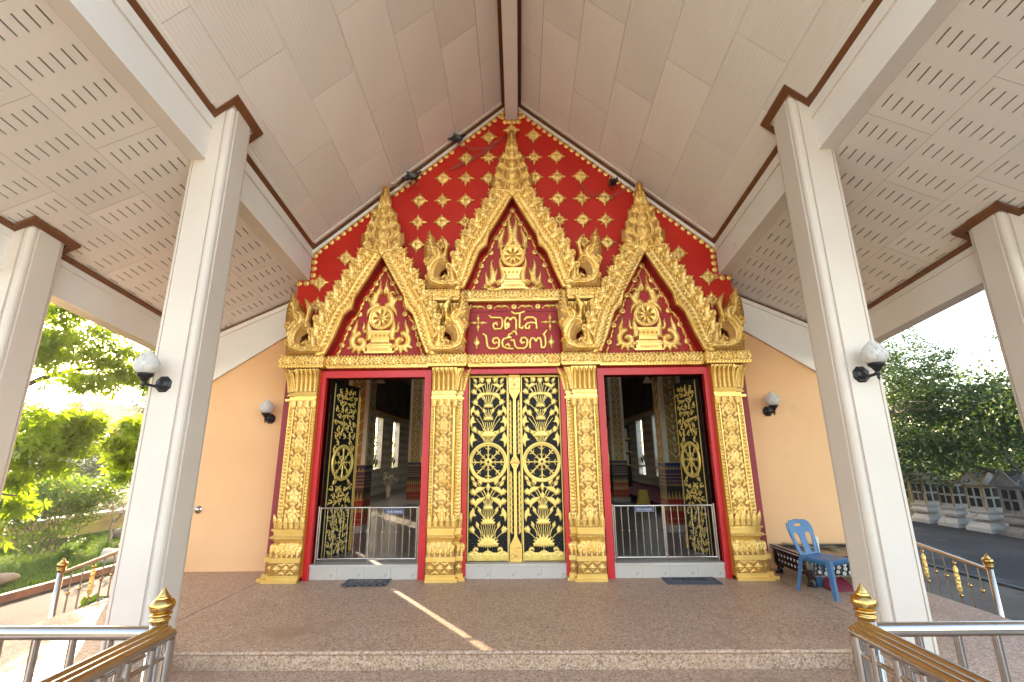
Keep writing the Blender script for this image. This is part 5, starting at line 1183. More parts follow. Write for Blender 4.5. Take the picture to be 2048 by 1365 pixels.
# ------------------------------------------------------------------ steel railings
def newel_finial(c,sc,t):
    MB().lathe([(.046,-.02),(.05,0),(.058,.008),(.058,.016),(.044,.022),(.046,.03),(.062,.038),(.062,.046),(.040,.052)],(0,0,0),20).xf(Matrix.Translation(c)@Matrix.Scale(sc,4)).build('finial_ring',BRASS,t)
    MB().lathe([(.040,.050),(.058,.058),(.070,.078),(.071,.098),(.062,.118),(.044,.130),(.036,.134),(.042,.140),(.030,.146)],(0,0,0),20).xf(Matrix.Translation(c)@Matrix.Scale(sc,4)).build('finial_bulb',BRASS,t)
    MB().lathe([(.030,.145),(.027,.156),(.016,.172),(.006,.192),(0,.198)],(0,0,0),16).xf(Matrix.Translation(c)@Matrix.Scale(sc,4)).build('finial_tip',BRASS,t)
for s,lab in ((-1,'garden'),(1,'yard')):
    nx_=s*1.64 if s<0 else 1.66; ny_=2.40
    t=thing('porch_railing','steel railing with a golden newel finial along the porch front, %s side'%lab,'railing',(nx_,ny_,-.15),'front porch railings')
    MB().lathe([(.036,-.6),(.036,.955),(0,.956)],(nx_,ny_,0),18).build('newel_post',STEEL,t); newel_finial((nx_,ny_,.965),.74,t)
    x2=s*5.1
    MB().tube([(nx_,ny_,.915),(x2,ny_,.935)],.030,16).build('handrail',STEEL,t)
    MB().tube([(nx_,ny_,.10),(x2,ny_,.10)],.02,10).build('bottom_rail',STEEL,t)
    bm=MB().tube([(0,0,.1),(0,0,.90)],.0165,10).mesh('baluster',STEEL)
    k=0
    while abs(nx_)+.22+.175*k<5.0:
        link('baluster',bm,t,loc=(nx_+s*(.22+.175*k),ny_,.012)); k+=1
    t=thing('stair_handrail','triple steel handrail of the front steps running towards the viewer, %s side'%lab,'handrail',(s*1.56,2.2,-.6),'triple handrails of the steps')
    yend=-.9; yst=2.33
    hs=[]
    for k,(dx,ys,rr) in enumerate(((.095,2.36,.021),(.047,2.34,.021),(0,2.30,.022))):
        x=s*(1.505+dx); x+= (0.02 if s>0 else 0)
        hs.append(x); MB().tube([(x,ys,.945),(x,yend,.945)],rr,14).build('handrail_tube',STEEL,t)
    MB().tube([(hs[2],2.285,-.6),(hs[2],2.285,.93)],.024,12).build('end_post',STEEL,t)
    bm=MB().tube([(0,0,-.6),(0,0,.92)],.0155,10).mesh('baluster',STEEL)
    for q,xx in enumerate((hs[2],hs[0])):
        k=0
        while 2.18-.125*k>-.8: link('baluster',bm,t,loc=(xx,2.19-.125*k-.05*q,0)); k+=1
    for xx in (hs[2],hs[0]): MB().tube([(xx,2.28,.865),(xx,yend,.865)],.010,8).build('lower_rail',STEEL,t)
    if s>0:
        w=MB(); w.tube([(hs[2]+.02*math.cos(a),2.285+.02*math.sin(a)+(.0),.70+.004*math.sin(3*a)) for a in np.linspace(0,6.3,14)],.0035,5); w.tube([(hs[2]-.026,2.262,.70),(hs[2]-.04,2.255,.66),(hs[2]-.05,2.25,.60),(hs[2]-.045,2.25,.53)],.003,5); w.tube([(hs[2],2.262,.70),(hs[2]+.06,2.23,.695),(hs[2]+.11,2.25,.71)],.003,5)
        tw=thing('wire_tie','rusty orange wire tied round the handrail post','wire',(hs[2],2.285,.7)); w.build('wire',M('rusty_wire',(.35,.12,.03),.7),tw)
    # side rails outside the porch, sloping down towards the viewer
    X=s*5.8; sl=.125; z=lambda y:.34+sl*(y-6.33)+(.012 if s>0 else 0)
    y0=6.33 if s<0 else 6.22
    t=thing('side_railing','sloping steel rail with gilded leaf balusters outside the porch, %s side'%lab,'railing',(X,y0,-.6),'sloping side railings')
    MB().lathe([(.032,-.6),(.032,z(y0)-.01),(0,z(y0))],(X,y0,0),14).build('newel_post',STEEL,t); newel_finial((X,y0,z(y0)+.005),.78,t)
    MB().tube([(X,y0,z(y0)-.035),(X,7.75,z(7.75)-.035)],.026,12).build('handrail',STEEL,t)
    MB().tube([(X,y0,z(y0)-.80),(X,7.75,z(7.75)-.80)],.016,10).build('bottom_rail',STEEL,t)
    bm=MB().tube([(0,0,-.77),(0,0,-.05)],.0105,8).mesh('baluster',STEEL); bl=MB().sphere((0,0,0),.024,8,6).mesh('ball',BRASS)
    orn=[(bez((0,-.15),(-.05,-.08),(.05,-.04),(0,0),8),wl_(8,.004,.016,.016,.010),.012),(bez((0,-.15),(.05,-.08),(-.05,-.04),(0,0),8),wl_(8,.004,.016,.016,.010),.012),(bez((0,.15),(-.05,.08),(.05,.04),(0,0),8),wl_(8,.004,.016,.016,.010),.012),(bez((0,.15),(.05,.08),(-.05,.04),(0,0),8),wl_(8,.004,.016,.016,.010),.012)]
    om=relief(orn,[((0,0),.022,.02),((0,.08),.014,.02),((0,-.08),.014,.02)],cell=.008,base=.012); om.xf(Matrix.Rotation(R(90),4,'Z')) if False else None; ome=om.mesh('leaf_ornament',GOLD)
    for k in range(8):
        y=y0+.16*(k+1)
        if y>7.7: break
        link('baluster',bm,t,loc=(X,y,z(y)))
        if k%3==2: link('leaf_ornament',ome,t,loc=(X-s*.01,y,z(y)-.30),scale=(1.2,1,1.1)); link('ball',bl,t,loc=(X,y,z(y)-.11)); link('ball',bl,t,loc=(X,y,z(y)-.50))
        else: link('ball',bl,t,loc=(X,y,z(y)-.32))

# ------------------------------------------------------------------ pigeons and dusty cobwebs on the gable
PIG=M('pigeon_grey',(.022,.022,.025),.6,0,.3,12); PIGW=M('pigeon_wing',(.10,.10,.108),.6,0,.15,12); PINK=M('pigeon_leg',(.30,.09,.07),.6)
def pigeon(x,y,z,ang,sc,label):
    t=bpy.data.objects.new('pigeon',None); COL.objects.link(t); t.location=(x,y,z); t.rotation_euler=(0,0,R(ang)); t.scale=(sc,)*3; tag(t,label,'pigeon','pigeons perched under the ceiling')
    def kid(n_,mb,mt,par=None): o=bpy.data.objects.new(n_,mb.mesh(n_,mt)); COL.objects.link(o); o.parent=par or t; return o
    sp=[(-.20,.035,.004,.022),(-.15,.055,.010,.030),(-.09,.085,.034,.042),(-.03,.105,.055,.06),(.03,.12,.062,.066),(.075,.145,.052,.056),(.10,.175,.034,.038),(.112,.205,.027,.028),(.122,.225,.029,.028),(.138,.236,.022,.020),(.15,.232,.008,.008)]
    m=MB(); n=12; V=[]
    for px,pz,ry,rz in sp:
        for k in range(n): a=2*PI*k/n; V.append((px,ry*math.cos(a),pz+rz*math.sin(a)))
    m.add(V,[(i*n+k,i*n+(k+1)%n,(i+1)*n+(k+1)%n,(i+1)*n+k) for i in range(len(sp)-1) for k in range(n)]+[tuple(range(n))],True); kid('body',m,PIG)
    for q in (-1,1):
        w=MB().sphere((0,0,0),1,12,8,(.105,.016,.045)); w.xf(Matrix.Translation((-.025,q*.055,.115))@Matrix.Rotation(R(16),4,'Y')); wo=kid('wing',w,PIGW)
        for dx in (-.06,-.085): 
            b_=MB().sphere((0,0,0),1,8,6,(.010,.010,.040)); b_.xf(Matrix.Translation((-.015+dx,q*.066,.095+dx*.28+.012))@Matrix.Rotation(R(25),4,'Y')); kid('wing_bar',b_,PIG,wo)
        l=MB().tube([(.02,q*.025,.06),(.022,q*.026,.0)],.006,6); l.tube([(.022,q*.026,.004),(.055,q*.03,.003)],.005,5); kid('leg',l,PINK)
    kid('beak',MB().tube([(.148,0,.232),(.172,0,.224)],[.006,.001],6),IRON)
LED=7.18
pigeon(-.98,LED,7.205,28,.95,'dark pigeon perched higher on the sloping roof trim'); pigeon(-1.76,LED,6.44,15,.95,'grey winged pigeon perched near the finial tip of a side gable'); pigeon(1.77,LED,6.26,95,.95,'dark pigeon seen from behind, perched alone on its side of the roof trim')
WEB=M('dusty_web',(.10,.07,.05),.95,0,.5,30,col2=(.30,.22,.17))
def web(pts,label,n,thick):
    m=MB(); P=np.array(pts,float); d=np.r_[0,np.cumsum(np.linalg.norm(np.diff(P,axis=0),axis=1))]
    for k in range(n):
        s=rng.uniform(0,d[-1]); c=np.array([np.interp(s,d,P[:,a]) for a in range(3)])+rng.normal(0,thick,3)*(1,.3,1); dr=np.array([np.interp(min(d[-1],s+.05),d,P[:,a]) for a in range(3)])-c; e=c+dr*rng.uniform(.5,1.4)+rng.normal(0,.02,3)*(1,.3,1)
        w=rng.uniform(.0012,.004); m.add([c+(0,0,w),c-(0,0,w),e],[(0,1,2)])
        if k%6==0: m.sphere(tuple(c),rng.uniform(.003,.009),5,4)
    t=tag(m.build('cobweb',WEB),label,'cobweb','dusty cobwebs on the gable')
web([(-.92,7.22,7.20),(-.7,7.25,7.13),(-.45,7.27,7.17),(-.15,7.24,7.36)],'dusty cobweb strand from the higher pigeon to the top star',160,.012)
web([(-1.15,7.27,6.72),(-.9,7.27,6.85),(-.6,7.27,7.02),(-.3,7.26,7.22)],'dusty cobweb strand sagging across the gold diamonds',190,.022)
web([(-2.25,7.05,6.1),(-2.12,7.05,6.30),(-1.95,7.15,6.33),(-1.65,7.2,6.42)],'dusty cobweb on the finial tip beside the lower pigeon',150,.02)
web([(1.2,7.27,6.42),(1.35,7.27,6.20),(1.6,7.26,6.12),(1.85,7.22,6.16),(2.15,7.08,6.28),(2.27,7.05,6.08)],'dusty cobweb sagging below the lone pigeon to the finial tip',200,.018)
# ------------------------------------------------------------------ inside the hall
PW=M('column_white',(.72,.68,.60),.35,0,.05,3); PG=M('gold_pattern',(.34,.22,.06),.4,.3,.25,12,col2=(.50,.35,.11),bump=.3,bscale=50,btype='voronoi')
NAVY=M('navy_band',(.012,.018,.10),.45,0,.2,20); PURP=M('purple_band',(.055,.025,.07),.45,0,.25,20); REDB=M('red_band',(.36,.014,.012),.4,0,.15,9); BLKG=M('black_gold_band',(.02,.015,.010),.4,0,.3,20)
def hall_column(x,y,label):
    t=thing('hall_column',label,'column',(x,y,.2),'patterned columns inside the hall'); h=.25
    def seg(n_,z0,z1,g,m): MB().box(x-h-g,x+h+g,y-h-g,y+h+g,z0,z1).build(n_,m,t)
    seg('plinth',.2,.335,.04,MARBLE); seg('red_band',.336,.84,.0,REDB); seg('black_band',.841,1.10,.001,BLKG); seg('purple_band',1.101,1.43,.002,PURP); seg('navy_band',1.431,1.56,.001,NAVY); seg('shaft',1.561,5.58,-.01,PW)
    g=MB()
    for z in (.36,.45,.83,1.09,1.12,1.18,1.25,1.32,1.42,1.55): g.box(x-h-.006,x+h+.006,y-h-.006,y+h+.006,z,z+.012)
    for z0,z1 in ((.84,1.0),(1.43,1.5),(.60,.80)):
        for k in range(7):
            a=x-h+.07*k+.035
            g.add([(a-.03,y-h-.005,z0),(a+.03,y-h-.005,z0),(a,y-h-.005,z1)],[(0,1,2)])
            for sx in (-1,1):
                b=y-h+.07*k+.035; g.add([(x+sx*(h+.005),b-.03,z0),(x+sx*(h+.005),b+.03,z0),(x+sx*(h+.005),b,z1)],[(0,1,2)])
    g.build('gold_lines',PG,t)
    MB().box(x-.15,x+.15,y-h-.002,y-h+.009,1.57,5.5).box(x-h-.002,x-h+.009,y-.15,y+.15,1.57,5.5).box(x+h-.009,x+h+.002,y-.15,y+.15,1.57,5.5).build('pattern_panel',PG,t)
    v=MB()
    for k in range(15):
        z=1.66+.24*k
        for a,b,c in (((-.14,z+.14),(0,z),(.14,z+.14)),):
            for (p,q) in ((a,b),(b,c)):
                v.tube([(x+p[0],y-h-.004,p[1]),(x+q[0],y-h-.004,q[1])],.010,4,False)
                for sx in (-1,1): v.tube([(x+sx*(h+.004),y+p[0],p[1]),(x+sx*(h+.004),y+q[0],q[1])],.010,4,False)
        v.sphere((x,y-h-.003,z+.15),.035,6,4,(1,.2,1.4))
    v.build('chevrons',PW,t)
hall_column(-3.50,10.45,'patterned column inside the hall, nearest in the curled mat doorway'); hall_column(-3.52,16.55,'patterned column deeper inside the hall, seen through the curled mat doorway')
hall_column(3.36,10.25,'patterned column inside the hall, nearest in the flat mat doorway'); hall_column(3.52,16.65,'patterned column deeper inside the hall, seen through the flat mat doorway')
def bell_lamp(x,y,z,s,label):
    t=thing('bell_lamp',label,'wall lamp',(x,y,z),'bell lamps on the hall columns')
    MB().tube([(x,y,z),(x+s*.06,y-.04,z+.09),(x+s*.14,y-.08,z+.10),(x+s*.20,y-.1,z+.02)],.012,7).sphere((x,y,z),.05,8,6).build('arm',BRASS,t)
    MB().lathe([(.025,.06),(.04,.02),(.06,-.04),(.095,-.10),(.10,-.105)],(x+s*.2,y-.1,z),14).build('shade',GLASSW,t)
bell_lamp(-3.22,10.3,3.45,1,'bell shaped lamp on the near column in the curled mat doorway'); bell_lamp(3.08,10.1,3.35,-1,'bell shaped lamp on the near column in the flat mat doorway')
bell_lamp(3.24,16.5,2.95,-1,'bell shaped lamp on the deeper column in the flat mat doorway')
bell_lamp(-3.5,16.28,2.9,.3,'bell shaped lamp on the deeper column in the curled mat doorway')
t=thing('display_cabinet','dark display cabinet with pale lit shelves deep in the hall','cabinet',(3.2,20.5,.2))
MB().box(2.2,4.9,20.6,21.0,.2,3.0).build('carcass',BLACK,t)
for z in (1.35,1.9,2.45):
    MB().box(2.3,4.8,20.55,20.59,z,z+.42).build('pale_panel',M('cabinet_pale',(.55,.50,.40),.5,0,.2,6),t); MB().box(2.2,4.9,20.3,20.6,z-.05,z-.01).build('shelf',GOLDD,t)
m=MB()
for k in range(7): m.lathe([(.10,0),(.11,.08),(.06,.14),(.07,.2),(0,.24)],(2.45+.36*k,20.42,1.90 if k%2 else 1.35),8)
m.build('offering_bowls',M('orange_cloth',(.55,.22,.03),.6),t)
struct('stage',MB().box(3.95,5.9,11,25,.2,.42),BLACK); struct('red_carpet',MB().box(3.9,5.9,10.9,25,.421,.44),M('carpet',(.22,.012,.02),.95))
t=thing('yellow_cloth','yellow cloth draped over a low stand by the red carpet','cloth',(3.72,14.4,.2)); MB().hexa([(3.55,14.2,.2),(3.9,14.2,.2),(3.9,14.6,.2),(3.55,14.6,.2)],[(3.62,14.3,.72),(3.83,14.3,.72),(3.83,14.5,.72),(3.62,14.5,.72)]).build('drape',M('yellow_drape',(.55,.36,.05),.8,bump=.3,bscale=12),t)
t=thing('flower_vase','pale flower arrangement standing by the diamond wall of the hall','vase',(-5.0,18.6,.2))
MB().lathe([(.0,0),(.10,0),(.08,.15),(.11,.36),(.07,.5),(.09,.55)],(-5.0,18.6,.2),12).build('pot',PW,t)
m=MB()
for k in range(60): m.sphere((-5+random.gauss(0,.16),18.6+random.gauss(0,.12),.92+random.gauss(0,.14)),.04,5,4)
m.build('blossoms',M('pale_flowers',(.35,.36,.28),.7,0,.2,9),t)

# ------------------------------------------------------------------ trees, shrubs
BARK=M('bark',(.09,.07,.055),.9,0,.3,6,bump=.5,bscale=25); BARKL=M('pale_bark',(.28,.24,.20),.85,0,.2,8,bump=.2,bscale=20)
L_BIG=M('leaf_big',(.10,.165,.018),.35,0,.4,2.2,col2=(.19,.26,.035),transl=.64,spec=.4); L_SH=M('leaf_shrub',(.065,.13,.02),.5,0,.4,3,col2=(.13,.20,.03),transl=.5)
L_R1=M('leaf_light',(.055,.10,.022),.45,0,.35,1.6,col2=(.095,.15,.035),transl=.3); L_R2=M('leaf_dark',(.026,.058,.013),.45,0,.5,1.5,col2=(.075,.125,.028),transl=.3); L_FAR=M('leaf_far',(.07,.10,.045),.6,0,.3,.7,col2=(.11,.14,.07),transl=.3)
def leaves(n,cen,rad,L,wd,droop=.3,shell=.35,whorl=0,clump=None):
    """n leaves (or rosettes of whorl leaves) scattered through an ellipsoid, denser towards the outside and in clumps"""
    V=[];Fs=[]
    cl=rng.normal(size=(clump or max(6,n//40),3)); cl/=np.linalg.norm(cl,axis=1)[:,None]; cl*=rng.uniform(shell,1,(len(cl),1))**.6
    for i in range(n):
        p=cl[rng.integers(len(cl))]+rng.normal(0,.17,3); c=np.array(cen)+p*np.array(rad)
        ax=rng.normal(size=3); ax[2]=abs(ax[2])*.6+.25; ax/=np.linalg.norm(ax)
        k=whorl or 1; ph=rng.uniform(0,6.28)
        e1=np.cross(ax,(0,0,1.)); e1/=np.linalg.norm(e1)+1e-9; e2=np.cross(ax,e1)
        for j in range(k):
            a=ph+2*PI*j/k+rng.uniform(-.25,.25); d=(e1*math.cos(a)+e2*math.sin(a))+ax*rng.uniform(-.1,.35) if whorl else rng.normal(size=3)*(1,1,.5)
            d=d/np.linalg.norm(d); sd=np.cross(d,ax if whorl else rng.normal(size=3)); sd/=np.linalg.norm(sd)+1e-9; l=L*rng.uniform(.65,1.15); w=wd*rng.uniform(.7,1.2)
            mid=c+d*l*.55+np.array((0,0,-droop*l*.15)); tip=c+d*l+np.array((0,0,-droop*l*.5))
            b=len(V); V+=[tuple(c+d*l*.03),tuple(mid-sd*w),tuple(tip),tuple(mid+sd*w)]; Fs+=[(b,b+1,b+2,b+3)]
    return V,Fs
def crown(name,parts,mat,parent,**k):
    m=MB()
    for n,c,r,L,w in parts:
        V,Fs=leaves(n,c,r,L,w,**k); m.add(V,Fs)
    return m.build(name,mat,parent)
def trunk(t,paths,mat,name='trunk'):
    m=MB()
    for p,r0,r1 in paths: m.tube(p,list(np.linspace(r0,r1,len(p))),8)
    return m.build(name,mat,t)
def limb(a,b,wob=.15,n=5):
    a=np.array(a);b=np.array(b); return [tuple(a+(b-a)*i/n+(rng.normal(0,wob,3) if 0<i<n else 0)) for i in range(n+1)]
t=thing('broadleaf_tree','sunlit tree with large whorled leaves hanging beside the garden side of the porch','tree',(-10.6,7.0,-.6))
trunk(t,[(limb((-10.6,7,-.6),(-10.2,8,3.4),.1),.16,.10),(limb((-10.2,8,3.2),(-9.0,8.6,4.0),.1),.08,.03),(limb((-10.2,8,2.6),(-9.0,11.2,4.2),.15),.07,.02),(limb((-10.3,7.8,1.9),(-9.0,10.6,2.2),.15),.06,.015),(limb((-10.3,7.6,1.2),(-9.0,8.6,1.1),.1),.05,.015),(limb((-10.2,8,3.2),(-9.5,6.0,5.0),.1),.06,.02)],BARK)
crown('crown',[(480,(-9.3,8.6,4.2),(1.0,1.3,.85),.175,.029),(450,(-9.2,10.5,3.95),(1.0,1.3,.66),.175,.029),(150,(-9.0,11.9,3.75),(.7,.7,.45),.175,.029),(130,(-9.0,9.7,3.4),(.9,1.4,.28),.175,.029),(440,(-9.2,8.8,2.15),(.9,1.0,.66),.18,.030),(400,(-9.1,10.4,2.0),(.9,1.1,.64),.18,.030),(190,(-9.0,11.3,1.6),(.6,.6,.40),.175,.029),(340,(-9.2,8.4,.95),(.8,.85,.55),.175,.029),(160,(-9.8,6.2,4.0),(1.3,1.5,1.2),.18,.03)],L_BIG,t,whorl=7,droop=.55)
t=thing('flowering_shrub','dense shrub with yellow flowers and many thin stems, in front of the low yellow wall','shrub',(-12.4,12.9,-.6))
trunk(t,[(limb((-12.4+rng.normal(0,.2),12.8+rng.normal(0,.3),-.6),(-12.4+rng.normal(0,.5),12.8+rng.normal(0,.7),.7),.06),.012,.005) for k in range(26)],BARK,'stems')
crown('crown',[(4200,(-12.3,12.7,.85),(.85,1.25,.52),.11,.032),(2400,(-12.4,13.9,.8),(.7,.9,.5),.11,.032),(2000,(-12.2,11.6,.60),(.6,.8,.50),.11,.032),(900,(-12.0,12.6,.1),(.5,1.3,.4),.10,.03)],L_SH,t)
m=MB()
for k in range(60): m.sphere((-12.0+rng.uniform(-.2,.4),12.8+rng.normal(0,.8),.75+rng.normal(0,.28)),.026,5,4)
m.build('yellow_flowers',M('yellow_petals',(.75,.55,.02),.6),t,kind='stuff')
t=thing('frangipani','bare pale branching frangipani beside the flowering shrub','tree',(-11.8,14.1,-.6))
pa=[(limb((-11.8,14.1,-.6),(-11.7,14.0,.0),.03,3),.04,.03)]
def fr(p,d,L,r,k):
    q=p+d*L; pa.append((limb(tuple(p),tuple(q),.03,3),r,r*.7))
    if k==0: return
    for _ in range(3 if k>1 else 2):
        nd=d+rng.normal(0,.55,3); nd[2]=abs(nd[2])*.6+.25; nd/=np.linalg.norm(nd); fr(q,nd,L*.72,r*.68,k-1)
for k in range(3):
    d=np.array((rng.normal(0,.5),-.6+.6*k,.8)); d/=np.linalg.norm(d); fr(np.array((-11.7,14.0,.0)),d,.42,.026,3)
trunk(t,pa,BARKL,'branches')
crown('leaf_tufts',[(120,(-11.7,14.1,1.2),(.7,.9,.35),.12,.03)],L_SH,t)
def generic_tree(label,base,tp,parts,mat,bark=BARK,extra=(),**k):
    t=thing('leafy_tree',label,'tree',base,'trees around the temple')
    trunk(t,tp,bark); crown('crown',parts,mat,t,**k)
    if extra: trunk(t,extra,BARKL,'bare_twigs')
    return t
generic_tree('pale distant tree glowing beyond the garden','x' and (-27,37,-.6),[(limb((-27,37,-.6),(-26.5,37,5),.2),.35,.15)],[(3200,(-26.5,37,6.2),(3.6,3.6,2.6),.40,.12)],L_FAR)
generic_tree('far green tree beyond the garden, closest to the cream column',(-21,33,-.6),[(limb((-21,33,-.6),(-21,33,4),.2),.3,.12)],[(2600,(-20.5,32,4.6),(3.0,3.4,2.4),.36,.11)],L_SH)
generic_tree('far dark tree behind the low yellow wall',(-25,25,-.6),[(limb((-25,25,-.6),(-25,25,2),.2),.25,.12)],[(4200,(-24,24.5,1.6),(2.4,3.5,1.7),.30,.09)],L_R2)
generic_tree('light green feathery tree rising behind the cream column of the yard side',(13.2,17.2,-.6),[(limb((13.2,17.2,-.6),(12.6,16.2,4.5),.15,7),.20,.07),(limb((12.8,16.6,3),(12.2,15.2,5.6),.15),.07,.02),(limb((12.8,16.6,3.2),(13.4,15.4,4.4),.15),.06,.02)],
    [(4600,(12.4,15.7,5.4),(1.25,1.45,1.35),.125,.026),(4200,(12.6,16.5,3.9),(1.3,1.6,1.2),.125,.026),(3200,(13.2,15.3,4.0),(1.0,1.0,.9),.125,.026),(500,(13.4,14.7,4.9),(.55,.6,.45),.125,.026),(300,(13.5,14.5,4.35),(.5,.5,.35),.125,.026)],L_R1,
    extra=[(limb((12.6,15.8,3.0),(12.6+rng.normal(0,.9),15.6+rng.normal(0,.9),3.3+rng.normal(0,.35)),.10,4),.012,.004) for k in range(46)])
generic_tree('dense dark green tree spreading low over the little shrines',(15.6,11.6,-.6),[(limb((15.6,11.6,-.6),(14.4,12.9,.75),.05),.15,.10),(limb((14.4,12.9,.75),(13.6,16.9,2.1),.08,7),.09,.03),(limb((15.6,11.6,-.3),(14.4,4.0,5.0),.15,8),.16,.05),(limb((14.2,13.6,1.1),(13.9,14.4,2.8),.1),.05,.02),(limb((13.9,15.4,1.6),(13.1,17.8,1.5),.1),.04,.015),(limb((13.4,16.2,1.9),(12.6,15.2,2.6),.08),.03,.01),(limb((13.5,15.0,1.6),(12.7,13.9,2.3),.08),.035,.01),(limb((13.4,17.0,2.1),(12.5,18.2,3.0),.1),.035,.01)],
    [(4600,(13.4,18.0,2.05),(1.3,1.6,1.5),.13,.034),(4800,(13.6,16.2,2.05),(1.2,1.5,1.3),.13,.034),(4800,(13.8,14.6,2.3),(1.2,1.3,1.2),.13,.034),(4400,(14.2,13.0,2.75),(1.3,1.4,1.15),.13,.034),(3500,(14.0,14.8,3.2),(1.0,1.6,.7),.13,.034),(1500,(15.0,10.2,4.2),(1.6,2.0,1.6),.24,.07),(1700,(14.6,7.0,4.8),(1.9,2.4,2.0),.24,.07),(1700,(14.0,3.4,5.2),(2.0,2.4,2.2),.24,.07),(1300,(13.4,.2,5.4),(2.0,2.2,2.2),.24,.07)],L_R2)  # large-leaved clumps added out of view to keep sky light off the porch
generic_tree('thin leaved tree with sparse twigs against the white sky beside the outer column',(16.5,13.4,-.6),[(limb((16.5,13.4,-.6),(15.4,14.2,3.6),.1),.12,.05),(limb((15.4,14.2,3.5),(15.0,13.8,5.6),.15),.04,.008),(limb((15.4,14.2,3.3),(14.6,15.4,4.9),.12),.035,.006),(limb((15.3,14.2,3.4),(15.4,12.8,5.2),.12),.035,.006)],
    [(900,(15.0,14.2,4.4),(1.0,1.3,.9),.10,.024),(420,(15.0,13.7,5.3),(.7,.9,.5),.10,.024)],L_R2)
generic_tree('tall green tree standing behind the row of shrines',(21,24,-.6),[(limb((21,24,-.6),(21,24,4),.2),.3,.14)],[(5200,(20.5,23.5,3.2),(3.2,4.2,2.8),.26,.08),(3600,(20,19.5,2.4),(2.4,2.6,2.4),.26,.08)],L_R1)
generic_tree('dark green tree filling the gap above the last shrine',(22,17,-.6),[(limb((22,17,-.6),(22,17,3),.2),.3,.14)],[(5600,(21,16.5,2.2),(2.8,3.6,2.4),.26,.08)],L_R2)
struct('yard_treeline',MB().box(30,31,4,45,-.6,3.6),M('far_hedge',(.03,.055,.02),.9,0,.5,.8,bump=.8,bscale=3))
generic_tree('rounded green tree in the garden near the white pillar',(-23,19.5,-.6),[(limb((-23,19.5,-.6),(-23,19.5,3),.1),.16,.07)],[(3000,(-23,19.5,3.6),(1.9,2.4,1.8),.20,.06)],L_SH)
generic_tree('leafy tree seen through the windows of the hall',(-10.4,31,-.6),[(limb((-10.4,31,-.6),(-10.4,31,2.5),.1),.16,.07)],[(5200,(-10.2,31.5,1.9),(1.8,6.5,2.4),.20,.06)],L_SH)
# low garden wall
t=thing('garden_wall','low yellow garden wall with a pale weathered coping','wall',(-14.2,14,-.6))
MB().box(-14.4,-14.0,2,34,-.6,-.06).build('wall_body',M('yellow_wall',(.30,.26,.10),.85,0,.2,1.5,bump=.1,bscale=20,stain=(1.4,.58,(.20,.17,.06))),t); MB().box(-14.48,-13.92,2,34,-.06,.02).build('coping',M('old_coping',(.36,.33,.24),.9,0,.2,2,stain=(2,.55,(.14,.13,.09))),t); MB().box(-14.46,-13.94,2,34,-.30,-.26).build('moulding',MATS['yellow_wall'],t)
def boulder(c,sz,mat,label,seed):
    m=MB().sphere((0,0,0),1,18,12); r=np.random.default_rng(seed); ph=r.uniform(0,6,(6,3)); fr_=r.uniform(1,3.5,(6,3)); out=[]
    for p in m.v:
        d=1+sum(.07*math.sin(fr_[k]@np.array(p)*1.0+ph[k][0]) for k in range(6)); out.append((c[0]+p[0]*sz[0]*d,c[1]+p[1]*sz[1]*d,c[2]+p[2]*sz[2]*d))
    m.v=out; tag(m.build('boulder',mat),label,'boulder')
ROCK=M('brown_rock',(.16,.12,.09),.9,0,.3,3,bump=.6,bscale=8); ROCKW=M('pale_rock',(.42,.38,.33),.8,0,.15,2,bump=.2,bscale=10)
boulder((-9.9,9.4,-.48),(.24,.42,.11),ROCK,'flat brown boulder on the lawn at the edge of the garden',1); boulder((-9.6,11.7,-.5),(.20,.30,.20),ROCKW,'smooth pale boulder on the lawn behind the sloping railing',2); boulder((-12.2,15.2,-.5),(.3,.4,.25),ROCK,'grey brown boulder under the frangipani',4)
# grass blades, weeds
V=[];Fs=[]
N=52000; gx=rng.uniform(-13.9,-8.76,N); gy=rng.uniform(6.5,19,N); gh=rng.uniform(.03,.085,N); ga=rng.uniform(0,6.28,N); lean=rng.normal(0,.025,(N,2))
for x,y,h,a,(lx,ly) in zip(gx,gy,gh,ga,lean):
    b=len(V); cx_,sy_=.006*math.cos(a),.006*math.sin(a); V+=[(x-cx_,y-sy_,-.615),(x+cx_,y+sy_,-.615),(x+lx,y+ly,-.61+h)]; Fs.append((b,b+1,b+2))
g=MB(); g.add(V,Fs); o=g.build('grass',M('grass_blades',(.05,.11,.010),.55,0,.4,1.2,col2=(.10,.17,.015),transl=.4)); o['kind']='stuff'; o['label']='short lawn grass'
def plant(c,r,n,L,w,label,flowers=None,name='small_plant'):
    t=thing(name,label,'plant',c); crown('leaves',[(n,(c[0],c[1],c[2]+r*.7),(r,r,r*.8),L,w)],L_SH,t)
    if flowers:
        m=MB()
        for k in range(flowers): m.sphere((c[0]+rng.normal(0,r*.6),c[1]+rng.normal(0,r*.6),c[2]+r*rng.uniform(.9,1.6)),.022,6,4)
        m.build('white_flowers',M('white_petals',(.8,.76,.74),.6),t)
    return t
plant((-6.05,7.35,-.6),.26,170,.16,.05,'potted green plant with white flowers behind the sloping railing',6)
MB().lathe([(0,0),(.14,0),(.19,.24),(.2,.26)],(-6.05,7.35,-.6),14).build('pot',M('terracotta',(.32,.13,.06),.8),bpy.data.objects['small_plant'])
plant((-6.1,6.75,-.6),.2,140,.12,.02,'tuft of weeds at the foot of the sloping railing'); plant((-10.2,8.4,-.6),.3,240,.12,.03,'white flowering plant beside the brown boulder',14); plant((-11.2,12.3,-.6),.35,300,.12,.03,'leafy weeds in front of the flowering shrub',6); plant((-10.6,13.6,-.6),.38,300,.12,.025,'wispy weeds between the shrub and the frangipani',5)
